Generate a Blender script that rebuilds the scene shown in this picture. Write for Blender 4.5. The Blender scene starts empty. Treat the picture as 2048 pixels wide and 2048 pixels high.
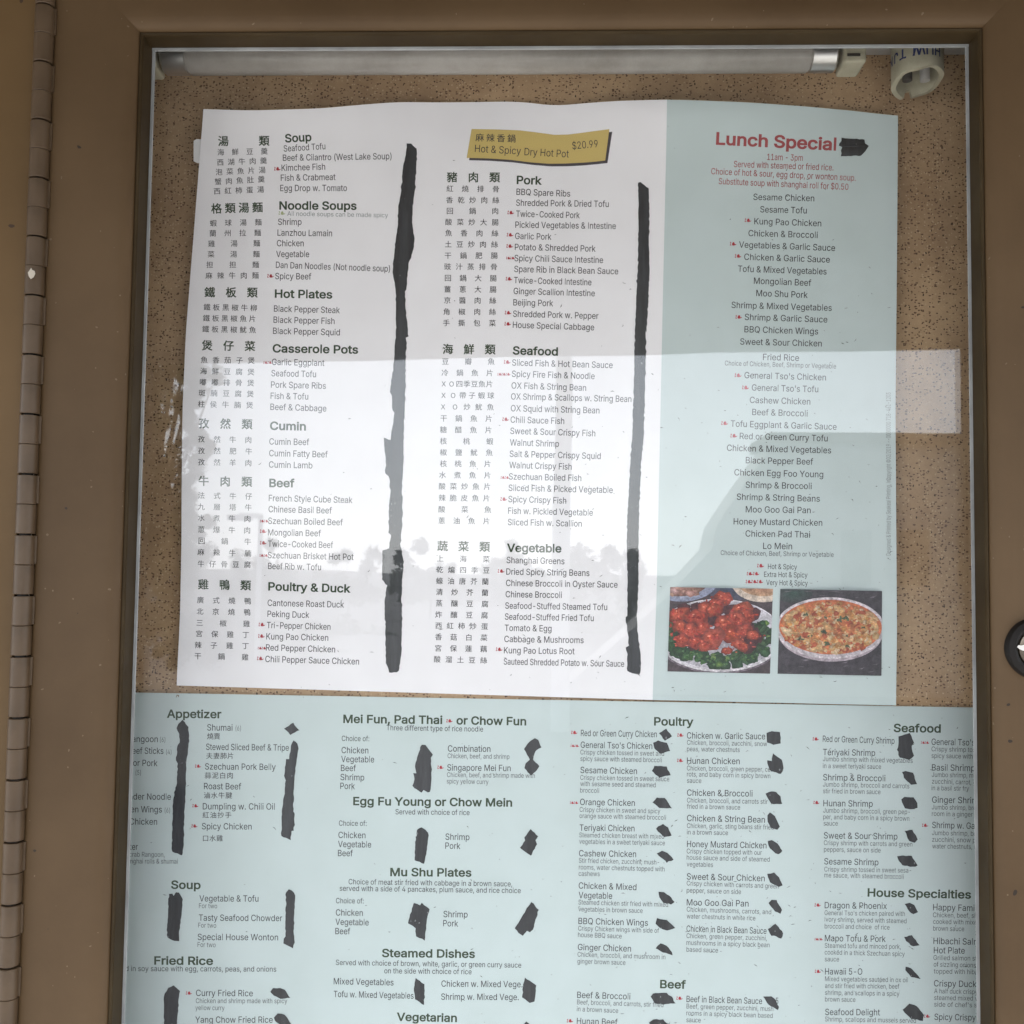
import bpy, bmesh, math, random
from mathutils import Vector, Matrix
R = random.Random(7)

# ------------------------------------------------------------------ camera, sky, sun, exposure
SC = bpy.context.scene
F = 2050.0                                    # focal length in pixels of the 2048 px photograph
def nrm(v):
    l = math.sqrt(sum(c * c for c in v)); return tuple(c / l for c in v)
def cross(a, b): return (a[1]*b[2]-a[2]*b[1], a[2]*b[0]-a[0]*b[2], a[0]*b[1]-a[1]*b[0])
def dot(a, b): return a[0]*b[0] + a[1]*b[1] + a[2]*b[2]
V_ = nrm((0.0121, -0.9985, 0.0539))           # world up in camera axes (x right, y down, z ahead)
H_ = (1.0, 0.0103, -0.0333)
k_ = dot(H_, V_); H_ = nrm(tuple(H_[i] - k_ * V_[i] for i in range(3)))
N_ = cross(V_, H_)                            # into the case
CAM = Vector((0.0, -0.485, 0.0))
cam = bpy.data.cameras.new('camera'); camo = bpy.data.objects.new('camera', cam)
SC.collection.objects.link(camo); SC.camera = camo
cam.sensor_width = 36; cam.sensor_fit = 'HORIZONTAL'; cam.lens = 36 * F / 2048
cam.clip_start = 0.01; cam.clip_end = 500
rt = (H_[0], N_[0], V_[0]); up = (-H_[1], -N_[1], -V_[1]); bk = (-H_[2], -N_[2], -V_[2])
camo.matrix_world = Matrix(((rt[0], up[0], bk[0], CAM.x), (rt[1], up[1], bk[1], CAM.y),
                            (rt[2], up[2], bk[2], CAM.z), (0, 0, 0, 1)))

SUN_EL, SUN_AZ = math.radians(52), math.radians(200)
world = bpy.data.worlds.new('World'); SC.world = world; world.use_nodes = True
nt = world.node_tree; bgn = nt.nodes['Background']
sky = nt.nodes.new('ShaderNodeTexSky'); sky.sky_type = 'NISHITA'; sky.sun_disc = False
sky.sun_elevation = SUN_EL; sky.sun_rotation = SUN_AZ
sky.air_density = 1.0; sky.dust_density = 0.6; sky.ozone_density = 1.0
hsv = nt.nodes.new('ShaderNodeHueSaturation'); hsv.inputs['Saturation'].default_value = 0.30
nt.links.new(sky.outputs[0], hsv.inputs['Color']); 
veil = nt.nodes.new('ShaderNodeMixRGB'); veil.inputs['Fac'].default_value = 0.5      # thin even cloud over the clear sky
veil.inputs['Color2'].default_value = (8.7, 9.2, 10.1, 1)
nt.links.new(hsv.outputs[0], veil.inputs['Color1']); nt.links.new(veil.outputs[0], bgn.inputs[0])
bgn.inputs[1].default_value = 0.15
sun = bpy.data.lights.new('sun', 'SUN'); sun.energy = 2.6; sun.angle = math.radians(8); sun.color = (1, .96, .9)
suno = bpy.data.objects.new('sun', sun); SC.collection.objects.link(suno)
sdir = Vector((math.sin(SUN_AZ) * math.cos(SUN_EL), math.cos(SUN_AZ) * math.cos(SUN_EL), math.sin(SUN_EL)))
suno.rotation_euler = sdir.to_track_quat('Z', 'Y').to_euler()
vs = SC.view_settings
vs.view_transform = 'Standard'; vs.look = 'None'; vs.gamma = 1; vs.use_curve_mapping = False
vs.exposure = 1.78
SC.cycles.max_bounces = 6; SC.cycles.transparent_max_bounces = 12; SC.cycles.diffuse_bounces = 3
SC.cycles.use_denoising = True
SC.cycles.sample_clamp_indirect = 6

# ------------------------------------------------------------------ geometry helpers
YG = -0.043                                   # front face of the glass
def ray(px, py):
    d = ((px - 1024) / F, (py - 1024) / F, 1.0)
    return Vector((dot(d, H_), dot(d, N_), dot(d, V_)))
def at(px, py, y):                            # the point of the vertical plane at y seen at a pixel
    d = ray(px, py); return CAM + d * ((y - CAM.y) / d.y)
def seen_in_glass(px, py, L):                 # the point L metres before the glass that is mirrored at a pixel
    p = at(px, py, YG + L); return Vector((p.x, 2 * YG - p.y, p.z))

def srgb(r, g, b):
    def f(c):
        c /= 255; return c / 12.92 if c <= .04045 else ((c + .055) / 1.055) ** 2.4
    return (f(r), f(g), f(b))

def link(o, parent=None):
    SC.collection.objects.link(o)
    if parent is not None: o.parent = parent
    return o
def empty(name, loc, label=None, cat=None, group=None):
    o = bpy.data.objects.new(name, None); o.location = loc; o.empty_display_size = .02
    link(o); tag(o, label, cat, group); return o
def tag(o, label=None, cat=None, group=None, kind=None):
    if label: o['label'] = label
    if cat: o['category'] = cat
    if group: o['group'] = group
    if kind: o['kind'] = kind
    return o
def origin_of(parent):
    p = Vector((0, 0, 0))
    while parent is not None:
        p += parent.location; parent = parent.parent
    return p
def mesh_obj(name, verts, faces, mat, parent=None, smooth=None, loc=None, mi=None):
    """one mesh object from world-space vertices; its origin sits at loc or at the parent's origin"""
    po = origin_of(parent)
    base = Vector(loc) if loc is not None else po
    me = bpy.data.meshes.new(name)
    bx_, by_, bz_ = base
    me.from_pydata([(v[0]-bx_, v[1]-by_, v[2]-bz_) for v in verts], [], faces)
    for m in (mat if isinstance(mat, (list, tuple)) else [mat]): me.materials.append(m)
    if mi: me.polygons.foreach_set('material_index', mi)
    if smooth is not None:
        me.polygons.foreach_set('use_smooth', [True] * len(me.polygons))
        me.set_sharp_from_angle(angle=math.radians(smooth))
    me.update()
    o = bpy.data.objects.new(name, me); o.location = base - po
    return link(o, parent)
class MB:
    def __init__(s): s.v = []; s.f = []; s.m = []
    def add(s, vs, fs, m=0):
        n = len(s.v); s.v += [tuple(v) for v in vs]; s.f += [tuple(i + n for i in f) for f in fs]; s.m += [m] * len(fs)
    def box(s, a, b, m=0):
        x0, y0, z0 = a; x1, y1, z1 = b
        s.add([(x0,y0,z0),(x1,y0,z0),(x1,y1,z0),(x0,y1,z0),(x0,y0,z1),(x1,y0,z1),(x1,y1,z1),(x0,y1,z1)],
              [(0,3,2,1),(4,5,6,7),(0,1,5,4),(1,2,6,5),(2,3,7,6),(3,0,4,7)], m)
    def revolve(s, prof, base, axis, n=32, m=0, ref=None):
        ax = Vector(axis).normalized(); r0 = Vector(ref) if ref else (Vector((1,0,0)) if abs(ax.x) < .9 else Vector((0,1,0)))
        a = (r0 - ax * r0.dot(ax)).normalized(); b = ax.cross(a); base = Vector(base)
        vs_ = []; fs = []; k = len(prof)
        for i in range(n):
            t = 2 * math.pi * i / n; d = a * math.cos(t) + b * math.sin(t)
            for r, h in prof: vs_.append(base + ax * h + d * r)
        for i in range(n):
            j = (i + 1) % n
            for q in range(k - 1): fs.append((i*k+q, j*k+q, j*k+q+1, i*k+q+1))
        s.add(vs_, fs, m)
    def build(s, name, mat, parent=None, smooth=None, loc=None):
        return mesh_obj(name, s.v, s.f, mat, parent, smooth, loc, s.m)

# ------------------------------------------------------------------ materials
def new_mat(name, color, rough=.5, spec=.5, metal=0.0):
    m = bpy.data.materials.new(name); m.use_nodes = True
    b = m.node_tree.nodes['Principled BSDF']
    b.inputs['Base Color'].default_value = (*color, 1); b.inputs['Roughness'].default_value = rough
    b.inputs['Specular IOR Level'].default_value = spec; b.inputs['Metallic'].default_value = metal
    return m
def nodes(m): return m.node_tree.nodes, m.node_tree.links, m.node_tree.nodes['Principled BSDF']
def noise_mix(m, c1, c2, scale, detail=4, lo=.35, hi=.65, rough=.6, bump=0, bscale=None, bdist=.0002, stretch=(1, 1, 1)):
    n, l, b = nodes(m)
    tc = n.new('ShaderNodeTexCoord'); tx = n.new('ShaderNodeTexNoise')
    tx.inputs['Scale'].default_value = scale; tx.inputs['Detail'].default_value = detail; tx.inputs['Roughness'].default_value = rough
    cr = n.new('ShaderNodeValToRGB'); cr.color_ramp.elements[0].position = lo; cr.color_ramp.elements[1].position = hi
    cr.color_ramp.elements[0].color = (*c1, 1); cr.color_ramp.elements[1].color = (*c2, 1)
    mpn = n.new('ShaderNodeMapping'); mpn.inputs['Scale'].default_value = stretch
    l.new(tc.outputs['Object'], mpn.inputs['Vector']); l.new(mpn.outputs[0], tx.inputs['Vector']); l.new(tx.outputs['Fac'], cr.inputs['Fac']); l.new(cr.outputs['Color'], b.inputs['Base Color'])
    if bump:
        t2 = n.new('ShaderNodeTexNoise'); t2.inputs['Scale'].default_value = bscale or scale; t2.inputs['Detail'].default_value = 3
        bp = n.new('ShaderNodeBump'); bp.inputs['Strength'].default_value = bump; bp.inputs['Distance'].default_value = bdist
        l.new(tc.outputs['Object'], t2.inputs['Vector']); l.new(t2.outputs['Fac'], bp.inputs['Height']); l.new(bp.outputs['Normal'], b.inputs['Normal'])
    return cr
def flecks(m, cr, scale, thr, color, dens=.5, stretch=(1, 1, 1)):
    """dark flecks on top of the colour coming out of cr"""
    n, l, b = nodes(m)
    tc = n.new('ShaderNodeTexCoord'); mp = n.new('ShaderNodeMapping'); mp.inputs['Scale'].default_value = stretch
    wob = n.new('ShaderNodeTexNoise'); wob.inputs['Scale'].default_value = scale * .8; wob.inputs['Detail'].default_value = 2
    ad = n.new('ShaderNodeMixRGB'); ad.blend_type = 'ADD'; ad.inputs['Fac'].default_value = .9 / scale
    vo = n.new('ShaderNodeTexVoronoi'); vo.inputs['Scale'].default_value = scale
    lt = n.new('ShaderNodeMath'); lt.operation = 'LESS_THAN'; lt.inputs[1].default_value = thr
    sp = n.new('ShaderNodeSeparateColor'); g = n.new('ShaderNodeMath'); g.operation = 'LESS_THAN'; g.inputs[1].default_value = dens
    mu = n.new('ShaderNodeMath'); mu.operation = 'MULTIPLY'
    mx = n.new('ShaderNodeMixRGB'); mx.inputs['Color2'].default_value = (*color, 1)
    l.new(tc.outputs['Object'], mp.inputs['Vector']); l.new(mp.outputs[0], wob.inputs['Vector'])
    l.new(mp.outputs[0], ad.inputs['Color1']); l.new(wob.outputs['Color'], ad.inputs['Color2'])
    l.new(ad.outputs[0], vo.inputs['Vector']); l.new(vo.outputs['Distance'], lt.inputs[0]); l.new(vo.outputs['Color'], sp.inputs[0])
    l.new(sp.outputs[0], g.inputs[0]); l.new(lt.outputs[0], mu.inputs[0]); l.new(g.outputs[0], mu.inputs[1])
    l.new(mu.outputs[0], mx.inputs['Fac']); l.new(cr.outputs[0], mx.inputs['Color1']); l.new(mx.outputs[0], b.inputs['Base Color'])
    return mx

brown = new_mat('brown_enamel', (.13, .092, .062), .5, .22)
cr = noise_mix(brown, (.064, .037, .016), (.122, .076, .038), 6, 12, .28, .74, bump=.12, bscale=900, bdist=.0002)
mx = flecks(brown, cr, 120, .10, (.03, .022, .016), .16)
flecks(brown, mx, 330, .14, (.15, .11, .07), .10)
brown_flange = new_mat('brown_enamel_flange', (.15, .105, .06), .5, .22)
cr = noise_mix(brown_flange, (.082, .047, .017), (.142, .086, .037), 6, 12, .28, .74, bump=.12, bscale=900, bdist=.0002)
flecks(brown_flange, cr, 110, .10, (.05, .03, .02), .15)
inner_shade_mat = new_mat('bronze_inner_shade', (.03, .02, .01), .6, .15)  # frame brown darkened to paint in shade on the inner walls
noise_mix(inner_shade_mat, (.032, .020, .008), (.046, .030, .013), 30, 5)
hinge_mat = new_mat('hinge_enamel', (.13, .095, .066), .42, .35)
noise_mix(hinge_mat, (.070, .044, .024), (.094, .061, .035), 60, 4, bump=.1, bscale=700)
lock_dark = new_mat('lock_bronze', (.012, .010, .009), .55, .2, .0)
steel = new_mat('worn_steel', (.6, .58, .55), .25, .5, 1.0)
silver = new_mat('grey_gasket', (.42, .43, .44), .45, .5)
noise_mix(silver, (.24, .245, .245), (.36, .37, .37), 40, 4)
cork = new_mat('cork', (.3, .2, .13), .85, .2)
cr = noise_mix(cork, (.30, .18, .10), (.62, .425, .25), 13, 10, .3, .7, .78, bump=.35, bscale=700, bdist=.0004)
mx = flecks(cork, cr, 620, .36, (.16, .09, .055), .40, (1, 1, 1.6))
mx = flecks(cork, mx, 800, .32, (.58, .42, .26), .30)
flecks(cork, mx, 430, .22, (.075, .045, .028), .34, (1.7, 1, 1))
white_paper = new_mat('white_paper', (.80, .765, .765), .55, .3)
noise_mix(white_paper, (.84, .81, .83), (.88, .852, .872), 30, 5)
mint_paper = new_mat('mint_paper', (.53, .63, .585), .5, .35)
noise_mix(mint_paper, (.525, .60, .595), (.56, .635, .635), 30, 5)
paper_back = new_mat('paper_back', (.7, .7, .68), .6)
ink_dark = new_mat('dark_ink', (.055, .052, .055), .6, .2)
ink_soft = new_mat('soft_grey_ink', (.11, .11, .115), .6, .2)
ink_green = new_mat('dark_green_ink', (.045, .068, .040), .6, .2)
ink_red = new_mat('red_ink', (.42, .035, .05), .6, .2)
ink_redline = new_mat('lunch_red_ink', (.36, .075, .08), .6, .2)
ink_pale = new_mat('pale_green_ink', (.42, .46, .25), .6, .2)
ink_faint = new_mat('faint_grey_ink', (.24, .26, .26), .6, .2)
gold_ink = new_mat('gold_ink', (.60, .445, .15), .55, .3)
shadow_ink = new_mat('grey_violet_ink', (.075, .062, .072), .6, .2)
marker = new_mat('marker_ink', (.014, .0145, .017), .35, .5)
cr = noise_mix(marker, (.005, .0055, .007), (.036, .036, .042), 55, 8, .36, .72, .7, bump=.3, bscale=400, stretch=(4, 1, .5))
flecks(marker, cr, 520, .13, (.16, .16, .17), .22, (1, 1, .6))
tape_mat = new_mat('frosted_tape', (.74, .72, .72), .4, .5)
dust_mat = new_mat('lint_and_gnats', (.05, .042, .035), .8, .2)
tube_mat = new_mat('lamp_tube_white', (.82, .80, .78), .3, .4)
noise_mix(tube_mat, (.22, .195, .17), (.40, .37, .34), 12, 9, .28, .60, .75)
cap_mat = new_mat('lamp_cap_metal', (.62, .60, .58), .3, .5, .9)
cream = new_mat('cream_plastic', (.62, .58, .46), .45, .4)
noise_mix(cream, (.36, .325, .235), (.50, .46, .345), 60, 6)
dark_hole = new_mat('dark_contacts', (.05, .045, .04), .6)
blue_ink = new_mat('navy_ink', (.025, .035, .12), .6)
tray_mat = new_mat('grey_reflector', (.42, .40, .38), .5, .4)
def glass_material():
    m = bpy.data.materials.new('clear_glass'); m.use_nodes = True
    n, l = m.node_tree.nodes, m.node_tree.links
    n.remove(n['Principled BSDF'])
    tr = n.new('ShaderNodeBsdfTransparent'); tr.inputs[0].default_value = (.985, .99, .987, 1)
    gl = n.new('ShaderNodeBsdfGlossy'); gl.inputs['Roughness'].default_value = 0.014
    fr = n.new('ShaderNodeFresnel'); fr.inputs[0].default_value = 1.5
    ge = n.new('ShaderNodeNewGeometry'); mr = n.new('ShaderNodeMapRange')     # same index from either side of the thin pane
    mr.inputs['To Min'].default_value = 1.5; mr.inputs['To Max'].default_value = 1 / 1.5
    l.new(ge.outputs['Backfacing'], mr.inputs['Value']); l.new(mr.outputs[0], fr.inputs[0])
    mx = n.new('ShaderNodeMixShader')
    tc = n.new('ShaderNodeTexCoord'); tx = n.new('ShaderNodeTexNoise'); tx.inputs['Scale'].default_value = 9; tx.inputs['Detail'].default_value = 1
    bp = n.new('ShaderNodeBump'); bp.inputs['Strength'].default_value = .25; bp.inputs['Distance'].default_value = .0006
    l.new(tc.outputs['Object'], tx.inputs[0]); l.new(tx.outputs['Fac'], bp.inputs['Height']); l.new(bp.outputs[0], gl.inputs['Normal'])
    l.new(fr.outputs[0], mx.inputs[0]); l.new(tr.outputs[0], mx.inputs[1]); l.new(gl.outputs[0], mx.inputs[2])
    l.new(mx.outputs[0], n['Material Output'].inputs[0]); return m
glass_mat = glass_material()

# ------------------------------------------------------------------ what the glass mirrors: porch roof, ground, sky line behind the viewer
EYE = 1.5; GZ = -EYE
def refl_at_z(px, py, z):
    d = ray(px, py); p = CAM + d * (z / d.z); return Vector((p.x, 2 * YG - p.y, p.z))
concrete = new_mat('pale_concrete', (.36, .35, .33), .8)
noise_mix(concrete, (.31, .30, .285), (.41, .40, .375), 1.2, 8, bump=.3, bscale=40, bdist=.004)
stucco = new_mat('wall_stucco', (.38, .34, .29), .9)
noise_mix(stucco, (.34, .30, .26), (.42, .38, .33), 3, 6, bump=.4, bscale=120, bdist=.003)
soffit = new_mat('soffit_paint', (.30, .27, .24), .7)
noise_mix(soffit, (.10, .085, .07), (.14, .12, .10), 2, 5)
g = mesh_obj('ground', [(-150, .6, GZ), (150, .6, GZ), (150, -250, GZ), (-150, -250, GZ)], [(0, 3, 2, 1)], concrete); tag(g, kind='structure')
asphalt = new_mat('asphalt', (.055, .055, .057), .85); noise_mix(asphalt, (.045, .045, .047), (.07, .07, .072), 6, 8, bump=.4, bscale=90, bdist=.004)
r = MB(); r.box((-149, -240, GZ - .3), (150, -2.9, GZ + .004)); tag(r.build('road', asphalt), kind='structure')
r = MB(); r.box((-150, -2.9, GZ - .3), (150, -2.7, GZ + .012)); tag(r.build('kerb', concrete), kind='structure')
w = MB(); w.box((-5, .06, GZ + .004), (5, .30, .9)); tag(w.build('wall', stucco), kind='structure')
RZ = .30
eL = refl_at_z(290, 728, RZ); eR = refl_at_z(1940, 698, RZ)
sl = (eR.y - eL.y) / (eR.x - eL.x)
def edge_y(x): return eL.y + sl * (x - eL.x)
x0, x1 = -1.25, 1.25
rb = MB()
pts = [(x0, .05), (x1, .05), (x1, edge_y(x1)), (x0, edge_y(x0))]
rb.add([(x, y, RZ) for x, y in pts] + [(x, y, RZ + .12) for x, y in pts],
       [(0, 1, 2, 3), (7, 6, 5, 4), (0, 4, 5, 1), (1, 5, 6, 2), (2, 6, 7, 3), (3, 7, 4, 0)])
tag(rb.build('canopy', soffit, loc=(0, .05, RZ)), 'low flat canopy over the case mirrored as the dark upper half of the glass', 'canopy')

bark = new_mat('bark', (.09, .07, .055), .9)
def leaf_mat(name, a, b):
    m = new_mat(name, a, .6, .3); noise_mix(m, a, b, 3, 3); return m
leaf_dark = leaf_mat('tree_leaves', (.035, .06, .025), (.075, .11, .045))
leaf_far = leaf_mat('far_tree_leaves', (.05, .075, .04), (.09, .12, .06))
def tree(name, label, px, base_py, L, clumps, leaf, count, lm):
    """trunk, limbs and a crown of leaf-sized faces; clumps are (pixel x, pixel y, pixel radius) as mirrored"""
    rr = random.Random(len(clumps) * 31 + int(px))
    b = seen_in_glass(px, base_py, L); b.z = GZ
    root = empty(name, b, label, 'tree')
    s = L / F
    cl = []
    for cx, cy, r in clumps:
        c = seen_in_glass(cx, cy, L); c.y += rr.uniform(-1, 1) * r * s * 1.2; cl.append((c, r * s))
    top = max(c.z for c, r in cl); mid = sum((c for c, r in cl), Vector()) / len(cl)
    tb = MB()
    def limb(a, c, r0, r1):
        ax = (c - a); n = 7; h = ax.length; ax.normalize()
        u = ax.orthogonal().normalized(); v = ax.cross(u)
        vs_ = [a + (u * math.cos(6.283*i/n) + v * math.sin(6.283*i/n)) * r0 for i in range(n)] + [c + (u * math.cos(6.283*i/n) + v * math.sin(6.283*i/n)) * r1 for i in range(n)]
        tb.add(vs_, [(i, (i+1) % n, n + (i+1) % n, n + i) for i in range(n)])
    fork = Vector((b.x * .5 + mid.x * .5, b.y, max(GZ + (mid.z - GZ) * .55, GZ + .4)))
    R0 = max(.05, (top - GZ) * .02)
    limb(b, fork, R0, R0 * .65); limb(fork, mid, R0 * .6, R0 * .3)
    for c, r in cl[::3]: limb(fork.lerp(mid, rr.random()), c, R0 * .3, R0 * .06)
    tb.build('trunk', bark, root, smooth=60)
    lb = MB()
    for c, r in cl:
        for i in range(count):
            d = Vector((rr.gauss(0, 1), rr.gauss(0, 1), rr.gauss(0, 1))); d.normalize()
            p = c + d * r * (rr.random() ** .55) * Vector((1, 1, .8)).length / 1.62
            u = Vector((rr.gauss(0, 1), rr.gauss(0, 1), rr.gauss(0, 1))).normalized(); v = u.orthogonal().normalized()
            a = leaf * rr.uniform(.6, 1.3)
            lb.add([p - u * a, p + v * a * .45, p + u * a, p - v * a * .45], [(0, 1, 2, 3)])
    lb.build('crown', lm, root)
rr = random.Random(3)
cl = []
for i in range(120):
    y = rr.uniform(560, 1330); wx = 432 - 50 * abs(math.sin(y * .017)) - (26 if 900 < y < 990 else 0)
    cl.append((wx - abs(rr.gauss(0, 75)), y, rr.uniform(12, 32)))
cl += [(rr.uniform(290, 470), rr.uniform(1215, 1330), rr.uniform(20, 36)) for i in range(14)]
cl += [(rr.uniform(200, 345), rr.uniform(600, 1150), rr.uniform(22, 38)) for i in range(60)]
cl += [(432 - 46 * abs(math.sin(y * .021)) - rr.uniform(0, 36), y, rr.uniform(14, 27)) for y in range(735, 1180, 13)]
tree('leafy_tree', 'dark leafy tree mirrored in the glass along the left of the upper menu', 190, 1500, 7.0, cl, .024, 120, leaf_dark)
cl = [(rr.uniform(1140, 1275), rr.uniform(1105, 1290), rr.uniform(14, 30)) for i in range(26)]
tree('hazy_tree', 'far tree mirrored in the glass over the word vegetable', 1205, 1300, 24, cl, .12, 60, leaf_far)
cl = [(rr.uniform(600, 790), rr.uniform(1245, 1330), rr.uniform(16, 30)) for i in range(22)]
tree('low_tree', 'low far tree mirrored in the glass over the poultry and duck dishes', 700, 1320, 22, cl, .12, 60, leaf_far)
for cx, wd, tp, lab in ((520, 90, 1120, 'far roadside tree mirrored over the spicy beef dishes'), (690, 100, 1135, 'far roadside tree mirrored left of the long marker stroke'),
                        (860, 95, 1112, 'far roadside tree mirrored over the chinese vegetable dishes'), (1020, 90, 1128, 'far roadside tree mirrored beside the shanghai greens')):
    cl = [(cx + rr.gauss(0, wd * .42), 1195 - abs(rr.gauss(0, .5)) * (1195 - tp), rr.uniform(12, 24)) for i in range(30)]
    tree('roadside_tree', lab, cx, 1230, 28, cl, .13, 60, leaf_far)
grey_wall = new_mat('grey_render', (.30, .295, .29), .85); noise_mix(grey_wall, (.27, .265, .26), (.33, .325, .32), 1.5, 5)
pane_dark = new_mat('dark_window', (.03, .035, .04), .1)
zinc = new_mat('zinc_pole', (.66, .66, .67), .5, .5, .2)
# building with a sloping lean-to roof, mirrored at the right
L = 12.0
out = [(1543, 887), (2500, 880), (2500, 1340), (1120, 1340), (1340, 1190), (1424, 1096), (1433, 1050), (1490, 962)]
P = [seen_in_glass(x, y, L) for x, y in out]
for i in (2, 3): P[i].z = GZ + .004
n = len(P); b0 = Vector((P[2].x, P[2].y, GZ))
root = empty('grey_building', b0, 'grey building with a sloping side roof mirrored at the right of the glass', 'building')
mb = MB(); mb.add(P + [p + Vector((0, -1.0, 0)) for p in P], [tuple(range(n - 1, -1, -1)), tuple(range(n, 2 * n))] + [(i, (i+1) % n, n + (i+1) % n, n + i) for i in range(n)])
mb.build('wall', grey_wall, root)
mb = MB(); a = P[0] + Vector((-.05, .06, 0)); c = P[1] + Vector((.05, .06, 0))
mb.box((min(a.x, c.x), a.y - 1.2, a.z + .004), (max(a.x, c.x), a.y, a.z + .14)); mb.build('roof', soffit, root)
for cx in (1680, 1800, 1920):
    p = seen_in_glass(cx, 1060, L); q = seen_in_glass(cx + 60, 1170, L)
    mb = MB(); mb.box((p.x, P[0].y + .004, q.z), (q.x, P[0].y + .04, p.z)); mb.build('window', pane_dark, root)
def pole(name, label, px, y0, y1, wpx, L, arm=None):
    s = L / F; a = seen_in_glass(px, y0, L); b = Vector((a.x, a.y, GZ))
    root = empty(name, b, label, 'lamp post')
    mb = MB(); mb.revolve([(0, 0), (wpx * s * .5, 0), (wpx * s * .42, a.z - GZ), (0, a.z - GZ)], b, (0, 0, 1), 14)
    mb.build('pole', zinc, root, smooth=50)
    mb = MB(); e = seen_in_glass(px + (arm or 30), y0 + 4, L)
    mb.box((min(a.x, e.x), a.y - .04, a.z - .05), (max(a.x, e.x), a.y + .04, a.z + .03)); mb.build('arm', zinc, root)
    mb = MB(); mb.box((e.x - .18, a.y - .12, a.z - .09), (e.x + .18, a.y + .12, a.z + .0)); mb.build('lamp_head', zinc, root)
pole('street_lamp', 'tall grey lamp post mirrored in the glass over the seafood dishes', 1128, 600, 1300, 40, 9.0, 70)
pole('street_lamp', 'short thin lamp post with an arm mirrored over the beef dishes', 524, 1033, 1330, 12, 16.0, -42)

# ------------------------------------------------------------------ the case body and the cork board
TL = at(304, 96, YG - .002); TR = at(1938, 86, YG - .002)
XL, XR, ZT = TL.x, TR.x, (TL.z + TR.z) / 2
ZB = ZT - .62
case = empty('menu_case', (0, 0, ZB - .06), 'brown painted metal menu case holding the two menus', 'display case')
CX0, CX1, CZ0, CZ1 = XL - .034, XR + .036, ZB - .034, ZT + .034
for nm, a, b in (('side_panel', (CX0 - .012, -.0455, CZ0), (CX0, .03, CZ1)), ('side_panel', (CX1, -.0455, CZ0), (CX1 + .012, .03, CZ1)),
                 ('top_panel', (CX0 - .012, -.0455, CZ1 + .0005), (CX1 + .012, .03, CZ1 + .012)), ('bottom_panel', (CX0 - .012, -.0455, CZ0 - .012), (CX1 + .012, .03, CZ0 - .0005)),
                 ('back_panel', (CX0 + .0005, .0155, CZ0 + .0005), (CX1 - .0005, .0295, CZ1 - .0005))):
    m_ = MB(); m_.box(a, b); m_.build(nm, brown, case)
HX = at(91, 0, -.060).x                        # axis of the piano hinge
fl = MB(); fz0, fz1 = CZ0 - .03, CZ1 + .05
fl.box((HX - .16, -.0585, fz0), (HX - .0046, -.0465, fz1)); fo = fl.build('front_flange', brown_flange, case)
bo = MB(); bo.box((CX0 + .001, 0, CZ0 + .001), (CX1 - .001, .0145, CZ1 - .001))
tag(bo.build('cork_board', cork, loc=(0, 0, CZ0)), 'speckled brown cork board behind the menus', 'cork board')

# ------------------------------------------------------------------ the door: mitred rails, painted inner shade, glass, hinge, lock
door = empty('case_door', (0, YG, ZB - .042), 'brown framed glass door of the menu case with piano hinge', 'door')
prof = [(.0009, .0030), (.0010, .0080), (.0012, .0105), (.0017, .0127), (.0028, .0144), (.0046, .0155), (.0069, .0161), (.0100, .0162),
        (.0300, .0162), (.0362, .0161), (.0375, .0157), (.0383, .0149), (.0387, .0135), (.0387, -.0015)]
def rail(name, c0, c1, o0, o1):
    """c0, c1: opening corners; o0, o1: outward directions (dx, dz) at each"""
    dx, dz = c1[0] - c0[0], c1[1] - c0[1]; l = math.hypot(dx, dz); ex, ez = dx / l * .00004, dz / l * .00004
    N = 14; vs_ = []; k = len(prof)
    for i in range(N + 1):
        t = i / N
        for s_, h in prof:
            ax, az = c0[0] + o0[0]*s_ + ex, c0[1] + o0[1]*s_ + ez; bx, bz = c1[0] + o1[0]*s_ - ex, c1[1] + o1[1]*s_ - ez
            vs_.append((ax + (bx - ax) * t, YG - h, az + (bz - az) * t))
    fs = [(i*k+j, i*k+j+1, (i+1)*k+j+1, (i+1)*k+j) for i in range(N) for j in range(k - 1)]
    return mesh_obj(name, vs_, fs, brown, door, smooth=40)
rail('top_rail', (XR, ZT), (XL, ZT), (1, 1), (-1, 1)); rail('bottom_rail', (XL, ZB), (XR, ZB), (-1, -1), (1, -1))
rail('stile', (XL, ZT), (XL, ZB), (-1, 1), (-1, -1)); rail('stile', (XR, ZB), (XR, ZT), (1, -1), (1, 1))
for i in range(4):                             # added dark strip: shade of the frame's inner wall put into its colour
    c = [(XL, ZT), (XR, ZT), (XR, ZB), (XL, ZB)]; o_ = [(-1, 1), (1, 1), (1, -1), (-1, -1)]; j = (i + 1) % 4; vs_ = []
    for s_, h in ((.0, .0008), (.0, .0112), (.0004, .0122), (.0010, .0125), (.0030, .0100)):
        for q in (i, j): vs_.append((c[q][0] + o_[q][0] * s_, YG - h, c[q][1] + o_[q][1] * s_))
    mesh_obj('inner_wall_shade', vs_, [(2*k, 2*k+1, 2*k+3, 2*k+2) for k in range(4)], inner_shade_mat, door)
BW = .0012
for a, b in (((XL, YG - .0018, ZT - BW), (XR, YG - .0006, ZT - .0001)), ((XL, YG - .0018, ZB + .0001), (XR, YG - .0006, ZB + BW)),
             ((XL + .0001, YG - .0017, ZB + BW + .0001), (XL + BW, YG - .0006, ZT - BW - .0001)), ((XR - BW, YG - .0017, ZB + BW + .0001), (XR - .0001, YG - .0006, ZT - BW - .0001))):
    m_ = MB(); m_.box(a, b); m_.build('gasket', silver, door)
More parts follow.
